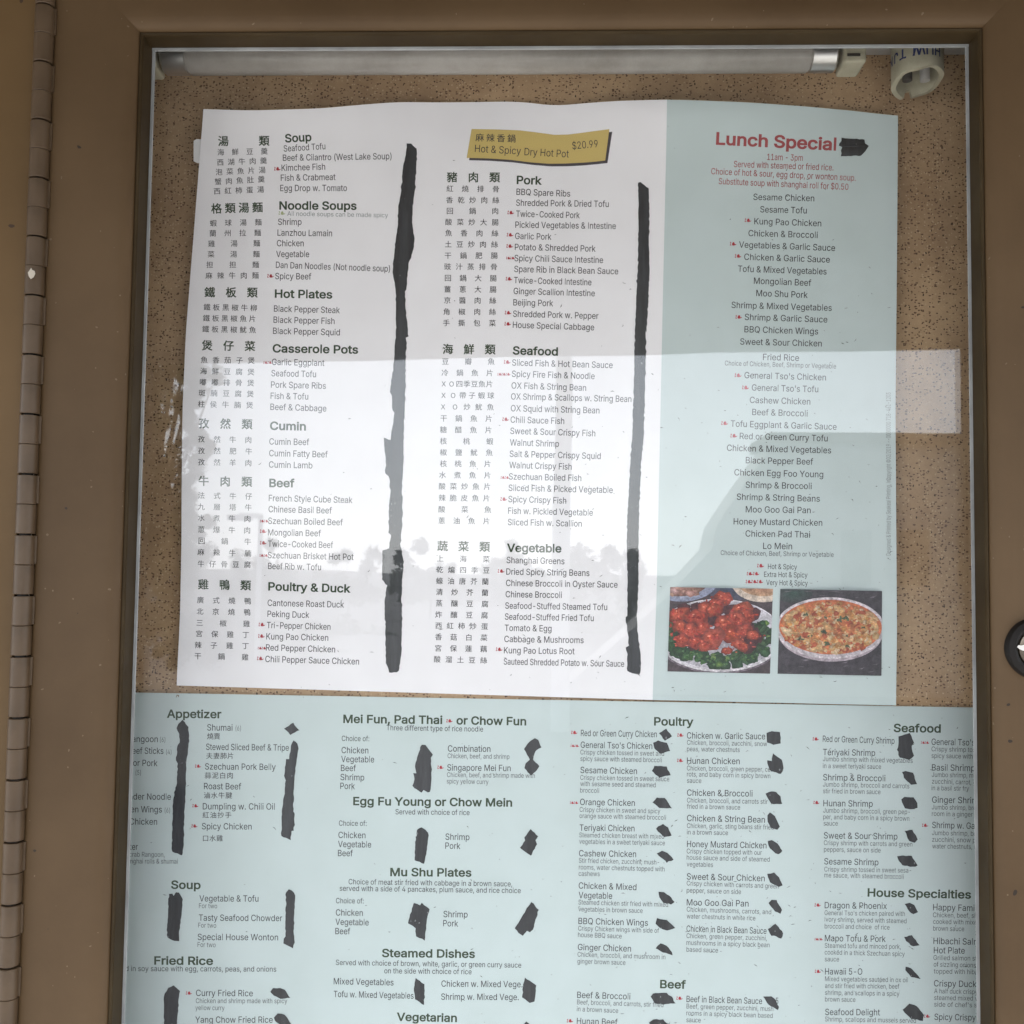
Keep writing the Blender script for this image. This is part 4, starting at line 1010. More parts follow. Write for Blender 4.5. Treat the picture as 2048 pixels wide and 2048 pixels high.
GLYPHS = r"""
A240&M&E(Q*8(x*8)|&E)Y&E(~)*(r)M(b*)(i*)(V)L(K)*&r&E &~(3&~(O)L(O)L(3
B228&e&E&e*8(g*8)#*6)7*/)G*$)Q)r)X)b)Z)N)Y)?)T)3)E(})0(s)0(q)=(o)I(i)S(_)](R)d(B)f(0)d&y)[&h)P&Y)?&N)*&G(i&E (*&d(h&d)&&f)8&o)B&|)E(0)C(=)>(H)6(R),(Y(z(_(j(a(*(a (*(}(e(}(~)&)-).)5)6)9)A);)M)8)^)/)k({)t(f)w(*)w
C255(t&B(S&F(7&Q&{&g&j(%&^(F&Y(m&^)8&j)X&{)t(7*,(S*8(t*<)=*6)M*/)]*%)k)u)u)f)})T*%)A)a)A)V)X)F)k)1)u(t)y([)v(H)m(7)^(*)I&})0&{(m&}(M(+(4(7&|(H&m(]&d(t&a)1&e)F&o)V($)a(<*%(<)}(*)u&t)k&f)]&X)N&N)=&G),&C
D251(Y&E&w&E&w&d(W&d(v&f)2&o)D&~)P(7)X(O)[(n)X)/)Q)G)D)[)3)k(x)t(Z)w&v)w&v*8(^*8)%*5)C*))[)r)n)W)x)7)|(n)x(G)n(&)Z&i)B&T)#&I (**8(*&E&e&E&e*8
E209&e&E&e*8)M*8)M)w(*)w(*(})E(})E(_(*(_(*&d)O&d)O&E
F205&e&E&e*8)L*8)L)w(*)w(*(y)@(y)@([(*([(*&E
G260(t&B(R&F(7&R&{&g&j(%&^(F&Y(m&^)8&j)X&{)t(6*,(R*8(r*<)+*:)=*6)N*/)^*$)k)s)v)e)})S*&)A)a)A)U)X)E)j)1)u(s)y([)v(H)m(7)^(*)I&})0&{(m&}(M(+(4(7&|(H&m(]&d(t&a).&d)?&k)N&v)Y(*)b(<)d(Q)n(P({(P({(n*)(n*)(P*%(3)v&t)f&_)O&N)6&E
H258&e&E&e*8(**8(*(~)W(~)W*8)y*8)y&E)W&E)W(b(*(b(*&E
I150&U&E&U&d(&&d(&)w&U)w&U*8(u*8(u)w(G)w(G&d(u&d(u&E
J198(I&B(*&G&m&U&[&o&V(5&V(B&x(B&x(5&{&{()&l(7&c(I&_(Z&c(j&l(s&{(v(5(v*8);*8);(5)6&o)%&U(i&G
K233&{(5&{(X(2(q(C)+(V)?)I*8)u*8(b(x(_(x &e&E&e*8(**8(*):(*(](*(M(*&E )M&E(J(p(_).)u&E
L196&e&E&e*8(**8(*&d)H&d)H&E
M314&e&E&e*8(8*8(y(J(~(;))())/&q)4&^)-&^)2&p)8())>(;)C(J*(*8*V*8*V&E*6&E*6)#*6)6*7)K*7)d*7)z*:)z*3)b*+)H*#)4)y)#)>&E(}&E(A)#(<)3(4)H(-)a(#)z(&)z(()e(()M())7())#()&E
N262&e&E&e*8(0*8)?(G)H(7)U&|)d&b)^&b)[&})[(;)Z(M)Z*8)}*8)}&E)T&E(Q)#(E)8(6)R&})w(()x())S(*)7(*)#(*&E
O267(s&B(S&F(7&Q&{&g&j(%&^(F&Y(m&^)8&j)X&{)t(7*,(S*8(s*<)7*8)S*,)l)t)})X*-)8*1(m*-(F)}(%)l&g)S&Q)7&F (s&a).&d)B&m)R&{)a(4)i(M)l(m)i)0)a)I)R)^)B)m).)v(s)y(])v(H)m(7)^(+)I&})0&{(m&}(M(+(4(7&{(H&m(]&d
P222&e&E&e*8(d*8(~*6)9*.)J)|)V)l)^)V)a)A)^)+)V(s)J(b)9(T(~(L(d(I&~(I&~(g(b(g(t(i)((n)2(v):)%)>)3)?)A)>)O):)])2)h)&)p(t)u(b)w(*)w(*&E
Q267(i(<)/(<)L&q)S&g*#&-)[&-)@&R)9&] (s&B(S&F(7&Q&{&g&j(%&^(F&Y(m&^)8&j)X&{)t(7*,(S*8(s*<)7*8)S*,)l)t)})X*-)8*1(m*-(F)}(%)l&g)S&Q)7&F (s&a).&d)B&m)R&{)a(4)i(M)l(m)i)0)a)I)R)^)B)m).)v(s)y(])v(H)m(7)^(+)I&})0&{(m&}(M(+(4(7&{(H&m(]&d
R224&e&E&e*8(d*8)#*6):*.)J)})V)n)^)Y)b)C)^)-)V(v)J(f)9(Y)#(Q(d(O&w(O&w(n(c(n(u(o)((s)3({):)))>)5)@)C)>)Q):)^)2)i)()q(t)u(b)w(*)w(*&E )D&E(a(a)*(a)k&E
S223(]&A(B&C(,&J&u&T&g&e&]&w&X(0&{(0&~&~(*&s(3&j(?&d(]&_(n&a(}&e).&l)8&u)>($)@(2)>(=)9(E)&(R(h([(H(f(,(p&r)#&e)6&a)M&d)c&l)u&z*((1*3(F*:(_*<(w*:)1*3)B*()P)u)X)e)[)P)<)P)6)c)*)p(t)x(])z(M)y(@)u(5)o(,)f(&)Z(%)O(()C(-):(A)-(V)%(r(z)/(r)F(e)X(O)^(A)a(1)]&y)T&g)G&V)5&J(y&C
T224&U)w&U*8)e*8)e)w(n)w(n&E(L&E(L)w
U259(o&A(Q&D(9&M($&[&q&o&h(*&e(C&e*8(**8(*(E(,(4(2($(<&s(J&i(Z&c(o&a)(&c)8&i)F&s)O($)U(4)W(E)W*8)z*8)z(C)w(*)m&o)]&[)I&M)0&D
V240(R&E&M*8&q*8(L(S(X(1(j&T(c&T(s(1)#(S)X*8)|*8(y&E
W343(:&E&M*8&p*8(>(N(D(5(I&v(N&Y(K&Y(P&v(V(5(](N),*8)Q*8)|(N*&(5*-&v*3&Y*.&Y*3&v*9(5*?(N*j*8+0*8*C&E)y&E)K)4)C)W);*&)B*&):)X)2)4(a&E
X237&N&E(Y(|(Y(d&T*8&{*8(E)[(R)H(])7(h)$(b)$(l)7(v)H)()[)N*8)t*8(o(e(o(})y&E)R&E)$(-(t(?(k(N(a(b(h(b(^(N(S(?(G(-&u&E
Y236(R&E(R(T&M*8&u*8(L)?([)$(k(a(](a(l)$(z)?)R*8)y*8(t(T(t&E
Z219&Z&E&Z&](w)T),)l)=*()A)x(})w([)w&Y)w&Y*8)Y*8)Y)|(@(,(/&o&x&V&t&b(8&c(W&d)[&d)[&E
a195(<&A(+&B&v&G&i&P&^&[&V&l&T&}&V(1&[(<&d(F&n(M(+(U(E(Z(c(^(s(c(v(g(x(m(x(n(s)&(f)4(N)8(7)4(&))&y(w&Y)$&d)4&n)@&{)I(.)O(M)S(e)Q(})G),)?)4)3):)#);(l);&E(x&E(x&a(v&a(l&Q(X&F (A&](Q&^(_&d(j&l(r&v(v($(x(1(x(K(p(G(b(D(P(B(D(@(/(;&{(2&v(*&u&{&z&k(-&a
b212(a&A(O&B(B&G(1&U(&&d(#&d(#&E&a&E&a*8($*8($)3(&)3(1)@(B)M(N)R(a)S(w)P)/)G)@)9)L)$)T(h)V(J)T(.)L&q)@&])0&M(w&D (Z&](l&a(z&h))&s)1(%)6(7)7(K)6(_)1(q)))#(z)/(l)6(Z)8(J)6(=)/(2)#(*(q(%(_(#(K(%(7(+(%(2&r(=&g(J&a
c198(T&A(;&D(%&M&p&]&c&r&Y(.&V(J&Y(h&c)$&p)8(%)G(;)P(T)S(p)P),)E)=)4)H(x)*(q)#)#(u).(g)5(T)8(B)5(5).(*(~&}(o&y(]&w(J&y(7&}(&(*&s(5&h(B&a(T&](g&a(u&h)$&s)+(&)H&z)>&c),&P(p&E
d212(N&A(7&D(#&M&o&]&b&q&Y(.&V(J&Y(h&b)$&o)9(#)G(7)P(N)S(_)R(l)M(~)@),)3).)3).*8)M*8)M&E)/&E)/&d),&d(}&U(l&G(_&B (R&](d&a(r&g(|&r))(%)-(7)/(K)-(_))(q(|)#(r)/(d)6(R)8(B)6(4)/(*)#&}(q&y(_&w(K&y(7&}(%(*&s(5&h(B&a
e202(V&A(<&D(%&M&p&]&c&q&Y(.&V(I&Y(g&c)#&o)8(%)G(:)P(S)S(s)N)%)G)3)=)=)0)F({)K(g)M(M)M(A&l(A&l(Z)<(Z).(Q),(e)((t({)%(q)0(d)6(S)8(C)6(5)0(*)%&}(u&y(g&w(U&w(E&y(1&~&|(,&o(8&f(F&_(V&](m&a(}&k),&|)I&t)D&g);&Y)/&O({&G(k&B
f127(_)Q(_)7&H)7&H)Q &o&E&o)m&q)|&w*-($*6(0*=(J*C([*A(g*>(_*#(W*%(M*&(A*$(9){(4)r(3)f(3&E
g213(S%S(@%T(/%X&p%i&_%}&z&1()&#(9%t(S%o(j%r({%z)+&.)/&B)/&i),&i(}&Z(l&M(_&I(M&G(8&J(#&R&o&b&c&t&Y(0&V(L&Y(i&b)%&o)9(#)G(8)P(N)S(_)R(m)M(~)@)-)2)0)2)0)Q)M)Q)M&A)J&*)B%s)5%e)#%Z(k%U (R&e(d&g(r&m(|&v))()).(9)/(L).(a))(r(|)$(r)/(e)6(R)8(B)6(5)/(*)#&}(q&y(a&w(L&y(:&}()(*&w(5&m(B&g
h205($(^($&E&a&E&a*8($*8($(~&z(~(*)9(8)H(J)P(_)S(r)Q)&)K)4)A)=)3)D(|)F(f)F&E)&&E)&(d)#(w(v)+(i)4(U)8(H)6(<)2(3)*(+({(%(o
i083&a&E&a)Q($)Q($&E &q)r&i)t&b)x&[*#&Z*,&[*3&b*:&i*>&q*@&y*>($*:(**3(+*,(**#($)x&y)t
j083&a)Q($)Q($&6&~&%&z%s&r%h&g%^&X%X&G%W&@%W&@%u&F%u&Q%v&Y%|&_&*&a&6 &q)r&i)t&b)x&[*#&Y*,&[*3&b*:&i*>&q*@&y*>($*:()*3(+*,()*#($)x&y)t
k190&~(0&~(V(((V(|)Q)G)Q(H(P(E(P &a&E&a*8($*8($&E )%&E(6(I(L(_)M&E
l095(2&D&y&G&l&O&d&^&a&q&a*8($*8($&x((&f(-&b(5&a(<&a(A&b(F&F(=&E
m305&a&E&a)Q(#)Q(#)&&})&(&)5(.)@(B)O(Z)T(o)Q(~)G)-)9)3)%)/)%)4)3)<)?)Q)N)o)T*#)R*3)M*?)D*H)7*N)&*P(n*P&E*2&E*2(m*/)#*%)/)u)6)f)8)X)7)N)3)@)#);(j);&E(w&E(w(p(t(~(l)/(a)6(P)8(;)3(2)-(+)#(%(s($(e($&E
n205($(^($&E&a&E&a)Q(#)Q(#(~&z(~(*)9(8)H(J)P(_)S(r)Q)%)K)3)A)=)3)C(|)F(f)F&E)&&E)&(d)#(w(v)+(i)4(U)8(H)6(<)2(3)*(+({(%(o
o208(T&A(;&D(%&M&p&]&c&r&Y(.&V(J&Y(h&c)$&p)8(%)G(;)P(T)S(n)P)()G):)8)G)$)O(h)R(J)O(.)G&r):&])(&M(n&D (T&](g&a(u&h)$&s)-(&)1(7)3(J)1(])-(o)$(~(u).(g)5(T)8(B)5(5).(*(~&}(o&y(]&w(J&y(7&}(&(*&s(5&h(B&a
p212&a%W&a)Q(#)Q(#)3(&)3(1)@(B)M(N)R(a)S(w)P)/)G)@)9)L)$)T(h)V(J)T(.)L&q)@&])0&M(w&D(a&A(O&B(B&G(1&U(&&d($&d($%W (Z&](l&a(z&h))&s)1(%)6(7)7(K)6(_)1(q)))#(z)/(l)6(Z)8(J)6(=)/(2)#(*(q(%(_(#(K(%(7(+(%(2&r(=&g(J&a
q212)M%W).%W).&d),&d(}&U(l&G(_&B(N&A(7&D(#&M&o&]&b&q&Y(.&V(J&Y(h&b)$&o)9(#)G(7)P(N)S(_)R(l)M(~)@),)3)/)3)/)Q)M)Q (R&](d&a(r&g(|&r))(%)-(7)/(K)-(_))(q(|)#(r)/(d)6(R)8(B)6(4)/(*)#&}(q&y(_&w(K&y(7&}(%(*&s(5&h(B&a
r130&a&E&a)Q(#)Q(#)3(%)3(-)@(8)K(F)Q(W)S(a)S(h)S(h)4(a)5(S)6(G)4(<)0(2)*(+(|(%(q($(d($&E
s182(G&A(4&B(#&G&q&N&f&X&]&g&W&v&v&|&|&o(*&e(7&_(G&](X&_(h&f(q&o(t&z(r(((m(0(d(6(V(:(7(A&{(I&k(T&b(e&](w&a)+&h)9&r)D(%)L(6)Q(J)S(])R(m)M(z)F)()=)5)#(t(y(o)((g)1(Z)7(J)9(:)7(-)1($))&}(y(#(o(*(h(B([(a(U(w(M),(B)5(3)9&|)6&l)/&^)#&Q(p&H(]&C
t114(R)Q(R)7&H)7&H)Q &g*%(+*%(+&x(,&m(0&f(7&a(A&_(I&a(Q&b(W&F(L&D(@&C(*&F&u&P&k&a&g&u
u205(G&B(5&D($&J&s&T&j&d&c&v&a(1&a)Q($)Q($(4((&{(0&l(>&c(P&_(^&b(k&f(t&m(|&w)$())&(8)&)Q)F)Q)F&E)(&E)(&u)-&u(}&](o&M([&E
v195(=&E&N)Q&q)Q(?(:(I&r(S&O(H&O(Q&r(](:)+)Q)M)Q(^&E
w284(1&E&P)Q&s)Q(/(W(9(0(D&Z(>&Z(I(/(S(W(l)Q)1)Q)H(W)R(0)]&Z)W&Z)c(0)n(W**)Q*J)Q)l&E)K&E)2(B)+(])#(z(x)<)#)<(x(z(q(](j(B(O&E
x189&O&E(B(Y(B(B&S)Q&y)Q(6),(F(m(T(S(D(S(Q(m(c),({)Q)C)Q(T(@(T(W)F&E(}&E(a&r(P(0(B(G(R(G(E(0(6&r&u&E
y195&^%Y&f%u&k%t&{%t(-%{(7&3(=&D&N)Q&q)Q(?(:(I&r(S&O(H&O(Q&r(](:),)Q)M)Q(R&((D%j(2%Z&u%U&g%V
z190&Z&E&Z&](m)3(m)4&^)4&^)Q)9)Q)9)8(+&e(+&c)<&c)<&E
0227(^&B(C&E(-&Q&v&f&i($&b(E&^(m&b)8&j)X&w)t(-*,(C*8(^*<(y*8)4*,)F)t)S)X)[)8)_(m)[(E)S($)F&f)5&Q(z&E (^&_(q&c)#&l)0&{)8(4)=(M)?(m)=)0)8)I)0)_)#)o(q)x(^){(L)x(>)o(2)_(*)I(#)0&~(m(#(M(*(4(2&{(>&l(L&c
1227&m&E&m&b)V&b)V&E (x*8(x&E(V&E(V)u(U)u&r)F&r)j(O*8
2227&g&E&g&^(c(_({({).)6)3)M)2)Y)-)f)$)o(w)u(]){(N)y(B)u(9)m(1)d(-)V(,)H&h)H&j)^&r)r&~*&(4*2(G*9(]*<(t*9),*2)<*&)H)t)O)b)R)M)L)2);(o(s(F(8&e(8&c)V&c)V&E
3227(Y&B(C&D(.&J&x&T&j&d&a&u&[(.&~(.($&}(+&s(4&j(?&e(Y&_(x&e)(&l)0&u)6(%)8(4)6(B)1(N))(Y(w(c(g(h(Q(j(:(j(:))(~)u(~)w&j)w&j*8)M*8)M){(V(y(V(~(r(~)-(x)?(m)L([)U(I)W(4)U&z)L&h)?&W)-&K(s&D
4227&Y&|&Y(;(i*8).*8&}(?&}(=)d(=)d&| ({&E({()({(5({)2)>)2)>&E
5227([&B(E&D(2&K&}&U&p&e&h&v&e(-()(-(,&}(1&s(C&e([&_(k&b(x&g)(&p)0&{)5(.)7(=)5(M)0([)&(h(w(q(j(w(Y(x(@(t(,(i&i(l&w*8)J*8)J)w(7)w(/)*(0)*(E)5(a):(q)8)%)3)4),)?(})I(p)P(b)U(O)V(>)T(%)K&m)>&Z)-&M(t&D
6227(^&B(G&D(3&L&~&Y&q&l&i(%&g(=&i(P&o(e(1)=(l*8)4*8(7(q(5(q(?(~(N),(c)0(y).)1)%)@(v)L(f)S(Q)U(;)S(#)K&k)>&Y).&L(u&D (^&^(m&a(y&f)(&o)0&z)5(,)7(;)5(J)0(W)((d(y(l(m(q(^(s(O(q(C(l(9(d(1(W(,(J(*(;(,(,(1&z(9&o(C&f(O&a
7227&w&E)5)u)5)w&f)w&f*8)V*8)V)u(>&E
8227(^&B(E&D(0&K&y&V&l&f&d&w&a(0&c(?&h(N&o(Z&z(g(+(n(8(r(8(s(&({&u)-&m)>&j)Q&m)f&t)v($*)(5*3(H*:(^*<(t*:),*3)<*))H)v)O)f)R)Q)O)>)G)-):({))(s))(r)7(n)C(g)M(Z)U(N)Z(?)[(0)Y&w)P&f)C&V)1&K(w&D (^&_(o&a(|&e),&l)4&u):($);(1):(?)4(J),(T({([(n(b(^(d(N(b(A([(5(T(-(J(&(?(%(1(&($(,&u(5&l(@&e(M&a (^)#(w)))$)0)-)8)1)C)3)O)1)[)-)g)%)o(x)v(^){(E)v(;)o(4)g(0)[(.)O(0)C(4)8(;)0(E))
9227(^*<(u*9).*1)>*#)K)n)S)X)U)@)S).)M(u)1(@(P&E(-&E)*(j)-(j(~([(n(Q(Y(M(C(P(1(W&|(e&p(t&i)-&g)C&i)Y&q)o&~*$(3*1(G*9 (^){(O)y(C)t(9)l(1)a(,)R(+)C(,)4(1)&(9(w(C(o(O(i(^(h(m(i(y(o)((w)0)%)5)3)7)B)5)Q)0)a)))l(y)t(m)y
&224(N&B(7&D&~&K&n&V&b&f&Y&w&V(/&X(>&^(K&q(c(2(y(X);(d)C(m)N(q)^(o)k(i)t(^)y(Q){(@)x(5)m(0)Z(5)I(@)7(R(|)p&E)I&E(B(b())$&s)?&n)L&m)Z&o)l&t)z&~*+(/*3(>*9(P*;(d*9(s*3)#*+)-){)3)n)5)^)1)H)$)5(n)$(9(Y&~(C&y(9&w(.&y&}&~&s(*&j(4&d(?&_(L&]([&_(l&e)*&w)3());(8)@(I)A(])a(])^(F)Y(4)L&u)@&f)9&]),&Q(v&H(c&C
(137&t(S&y)5(.)r(D*H(d*H(K)k(=)0(8(S(<($(J&M(d%p(D%p(1&:(#&b&v(.
)137&X%p&r&N($(%()(S(#)0&p)k&X*H&w*H(3)r(B)5(H(S(E(-(=&b(/&:&w%p
.094&w&C&n&D&f&I&a&Q&_&Y&a&d&f&l&n&q&w&r(#&q(,&l(1&d(3&Y(1&Q(,&I(#&D
,094&X%d&i&k(0&k&q%d
:094&w&C&n&D&f&I&a&Q&_&Y&a&d&f&l&n&q&w&r(#&q(,&l(1&d(3&Y(1&Q(,&I(#&D &w(u&n(w&f(|&a)(&_)1&a):&f)A&n)F&w)H(#)F(,)A(1):(3)1(1)((,(|(#(w
'103&n)2&j*8(0*8(,)2
-227);(h);(J($(J($(h
$223(Q%{(Q*_(h*_(h%{ (]&A(B&C(,&J&u&T&g&e&]&w&X(0&{(0&~&~(*&s(3&j(?&d(]&_(n&a(}&e).&l)8&u)>($)@(2)>(=)9(E)&(R(h([(H(f(,(p&r)#&e)6&a)M&d)c&l)u&z*((1*3(F*:(_*<(w*:)1*3)B*()P)u)X)e)[)P)<)P)6)c)*)p(t)x(])z(M)y(@)u(5)o(,)f(&)Z(%)O(()C(-):(A)-(V)%(r(z)/(r)F(e)X(O)^(A)a(1)]&y)T&g)G&V)5&J(y&C
/125(c*D&k%z&L%z(E*D
é202(V&A(<&D(%&M&p&]&c&q&Y(.&V(I&Y(g&c)#&o)8(%)G(:)P(S)S(s)N)%)G)3)=)=)0)F({)K(g)M(M)M(A&l(A&l(Z)<(Z).(Q),(e)((t({)%(q)0(d)6(S)8(C)6(5)0(*)%&}(u&y(g&w(U&w(E&y(1&~&|(,&o(8&f(F&_(V&](m&a(}&k),&|)I&t)D&g);&Y)/&O({&G(k&B (D)k(]*C)$*C(_)k
©318(C(m(E)%(M)7(X)F(i)R({)Y)3)])E)Z)T)T)d)K)o)@)w)2){(})[(})V).)M)7)A)=)3)?)()>(x)9(h))(c(y(a(m(c(a(h(U(x(D)((@)3(>)A(@)L(F)T(P)X([)x([)t(L)m(>)b(2)S())D&~)3&|({(#(i(+(X(7(M(F(E(X )2&A(s&D(X&K(B&W(.&i&y&}&m(8&f(Q&c(m&f),&m)E&y)[(.)q(B*%(X*2(s*:)2*<)L*:)g*2)}*%*6)q*F)[*R)E*Z),*](m*Z(Q*R(8*F&}*6&i)}&W)g&K)L&D )2&a)G&c)Z&h)m&r)|&~*-(3*7(D*=(W*?(m*=)&*7):*-)K)|)Z)m)h)Z)r)G)x)2)z(y)x(f)r(R)h(C)Z(7)K(.):(()&(%(m(((W(.(D(7(3(C&~(R&r(f&h(y&c
’088&a)2&p*8(7*8&x)2
 094
"""

from mathutils.geometry import tessellate_polygon, delaunay_2d_cdt
# ------------------------------------------------------------------ sheets of paper
def lerp(a, b, t): return a + (b - a) * t
def poly_at(pl, t, key):                       # pl: [(param, value)]
    for (a, va), (b, vb) in zip(pl, pl[1:]):
        if t <= b: return va + (vb - va) * (t - a) / (b - a)
    return pl[-1][1]
def d_upper(px, py):
    u = (px - 360) / 1435; v = (py - 215) / 1190
    d = .0036 + .0075 * math.exp(-(max(v, 0) / .085) ** 1.3) * (.5 + .5 * math.sin(6.283 * (u * 1.55 + .13)))
    d += .0010 * math.sin(6.283 * (u * 1.3 + .1)) * (1 - v) + .0009 * math.sin(3.14 * v) * math.sin(6.283 * (u * .8 + .3))
    d += .0020 * math.exp(-((u - .675) / .042) ** 2) + .0018 * math.exp(-((u - .335) / .042) ** 2)
    return d + .0042 * math.exp(-((u - 1.01) / .05) ** 2) + .002 * math.exp(-((u + .01) / .05) ** 2) + .0007 * math.sin(9 * u + 5 * v)
def d_lower(px, py):
    d = .0007
    for f in (667, 1130, 1593): d += .0011 * math.exp(-((px - f) / 60) ** 2)
    return d + .0005 * math.sin(px * .006 + py * .004) + .0005
UP_L = [(218, 407), (560, 380), (660, 372), (815, 365), (996, 363), (1078, 363), (1233, 360), (1371, 353)]
UP_M = [(200, 1334), (272, 1333), (582, 1326), (919, 1319), (1195, 1313), (1400, 1305)]
UP_R = [(232, 1796), (524, 1794), (821, 1791), (1265, 1794), (1411, 1792)]
UP_TOP = [(407, 218), (500, 221), (640, 217), (740, 208), (800, 204), (880, 205), (960, 204), (1035, 203), (1080, 208), (1110, 212), (1150, 208), (1230, 202), (1334, 199), (1430, 202), (1500, 205), (1600, 212), (1700, 221), (1796, 232)]
def smooth_poly(pl, x):
    s = 0; 
    for o in (-24, -12, 0, 12, 24): s += poly_at(pl, min(max(x + o, pl[0][0]), pl[-1][0]), 0)
    return s / 5
def upper_px(c, v):
    """c: 0..1 white panels, 1..1.5 mint panel; v: 0 top .. 1 bottom"""
    yl, ym, yr = lerp(218, 1371, v), lerp(199, 1400, v), lerp(232, 1411, v)
    L_ = (smooth_poly(UP_L, yl), yl); M_ = (smooth_poly(UP_M, ym), ym); R_ = (smooth_poly(UP_R, yr), yr)
    if c <= 1: x, y = lerp(L_[0], M_[0], c), lerp(L_[1], M_[1], c); x0, y0, x1, y1 = 407, 218, 1334, 199; t = c
    else:
        t = (c - 1) * 2; x, y = lerp(M_[0], R_[0], t), lerp(M_[1], R_[1], t); x0, y0, x1, y1 = 1334, 199, 1796, 232
    xt = lerp(x0, x1, t); dy = smooth_poly(UP_TOP, xt) - lerp(y0, y1, t)
    return x, y + dy * (1 - v) ** 3
def sheet(name, cols, rows, pxf, df, matf, parent, mats, th=.00025):
    vs_ = []; fs = []; mi = []; n, m_ = len(cols), len(rows)
    for back in (0, 1):
        for v in rows:
            for c in cols:
                x, y = pxf(c, v); p = at(x, y, -df(x, y))
                vs_.append((p.x, p.y + back * th, p.z))
    o = n * m_
    for j in range(m_ - 1):
        for i in range(n - 1):
            q = (j*n+i, (j+1)*n+i, (j+1)*n+i+1, j*n+i+1)
            fs.append(q); mi.append(matf(cols[i])); fs.append(tuple(k + o for k in q[::-1])); mi.append(2)
    ring = [i for i in range(n)] + [j*n+n-1 for j in range(1, m_)] + [(m_-1)*n+i for i in range(n-2, -1, -1)] + [j*n for j in range(m_-2, 0, -1)]
    for a, b in zip(ring, ring[1:] + ring[:1]): fs.append((a, b, b + o, a + o)); mi.append(matf(cols[min(a % n, n-2)]))
    return mesh_obj(name, vs_, fs, mats, parent, smooth=50, mi=mi)
pb = at(1075, 1400, -.002)
upper = empty('wall_menu', (pb.x, -.002, pb.z), 'white and mint upper menu with long black marker strokes and two food pictures', 'menu')
sheet('paper_sheet', [i / 60 for i in range(61)] + [1 + .5 * i / 32 for i in range(1, 33)], [(j / 70) ** 1.15 for j in range(71)], upper_px, d_upper, lambda c: 0 if c < .9999 else 1, upper, [white_paper, mint_paper, paper_back])
pb = at(1100, 2600, -.002)
lower = empty('takeout_menu', (pb.x, -.002, pb.z), 'mint lower menu with many short black marker blots, cut off by the door frame', 'menu')
def lower_px(c, v):
    xt, yt = lerp(206, 2054, c), lerp(1384, 1417, c); xb, yb = lerp(160, 2075, c), lerp(2570, 2640, c)
    return lerp(xt, xb, v), lerp(yt, yb, v)
sheet('paper_sheet', [i / 120 for i in range(121)], [j / 30 for j in range(31)], lower_px, d_lower, lambda c: 0, lower, [mint_paper, mint_paper, paper_back])

# ------------------------------------------------------------------ lettering
AL = "#$%&()*+,-./0123456789:;<=>?@ABCDEFGHIJKLMNOPQRSTUVWXYZ[]^_abcdefghijklmnopqrstuvwxyz{|}~"
AI = {c: i for i, c in enumerate(AL)}
GLY = {}
for ln in GLYPHS.strip('\n').split('\n'):
    cs = []
    for part in (ln[4:].split(' ') if len(ln) > 4 else []):
        num = [AI[part[i]] * len(AL) + AI[part[i+1]] - 300 for i in range(0, len(part), 2)]
        cs.append([(num[i] / 500, num[i+1] / 500) for i in range(0, len(num), 2)])
    GLY[ln[0]] = (int(ln[1:4]) / 500, cs)
CAPH = .5087
def bar(x, w, h): return [(x, 0), (x + w, 0), (x + w, h), (x, h)]
GLY['l'] = (.172, [bar(.062, .046, .525)]); GLY['I'] = (.19, [bar(.070, .049, CAPH)])
_cache = {}
def tess(cu):
    o = bpy.data.objects.new('tmp', cu); SC.collection.objects.link(o)
    me = o.to_mesh(); vs_ = [(v.co.x, v.co.y) for v in me.vertices]; fs = [tuple(p.vertices) for p in me.polygons]
    o.to_mesh_clear(); bpy.data.objects.remove(o); bpy.data.curves.remove(cu); return vs_, fs
def area2(c): return sum(p[0]*q[1] - q[0]*p[1] for p, q in zip(c, c[1:] + c[:1]))
def fill(contours, bold):
    """non-zero fill of overlapping contours, thickened by bold"""
    if not contours: return [], []
    sg = 1 if area2(max(contours, key=lambda c: abs(area2(c)))) > 0 else -1
    cs = []
    for c in contours:
        if bold:
            n = len(c); q = []
            for i in range(n):
                a_, p, b_ = Vector(c[i-1]), Vector(c[i]), Vector(c[(i+1) % n])
                u = (p - a_).normalized(); v = (b_ - p).normalized(); m_ = u + v
                nn = Vector((m_.y, -m_.x)).normalized() * sg if m_.length > 1e-6 else Vector((u.y, -u.x)) * sg
                k = max(.5, nn.dot(Vector((u.y, -u.x)) * sg)); q.append(tuple(p + nn * (bold / k)))
            c = q
        cs.append(c)
    pts = [Vector(p) for c in cs for p in c]; ed = []; n0 = 0
    for c in cs: ed += [(n0 + i, n0 + (i + 1) % len(c)) for i in range(len(c))]; n0 += len(c)
    vs_, _, fs, *_r = delaunay_2d_cdt(pts, ed, [], 0, 1e-5)
    keep = []
    for f in fs:
        x = sum(vs_[i].x for i in f) / len(f); y = sum(vs_[i].y for i in f) / len(f); w = 0
        for c in cs:
            for (ax, ay), (bx, by) in zip(c, c[1:] + c[:1]):
                if ay <= y < by or by <= y < ay:
                    if ax + (bx - ax) * (y - ay) / (by - ay) > x: w += 1 if by > ay else -1
        if w: keep.append(tuple(f))
    return [(v.x, v.y, 0) for v in vs_], keep
def latin(ch, bold):
    key = (ch, bold)
    if key not in _cache: _cache[key] = fill(GLY[ch][1], bold)
    return _cache[key]
def han(ch):
    if ch not in _cache:
        if ch in GLY:
            vs_, fs = latin(ch, 0); _cache[ch] = ([(x * 1.35 + .1, y * 1.35, k) for x, y, k in vs_], fs)
        else:
            cu = bpy.data.curves.new('tmp', 'FONT'); cu.body = ch; cu.size = 1; cu.resolution_u = 2; cu.fill_mode = 'FRONT'
            vs_, fs = tess(cu); _cache[ch] = ([(x, y, 0) for x, y in vs_], fs)
    return _cache[ch]
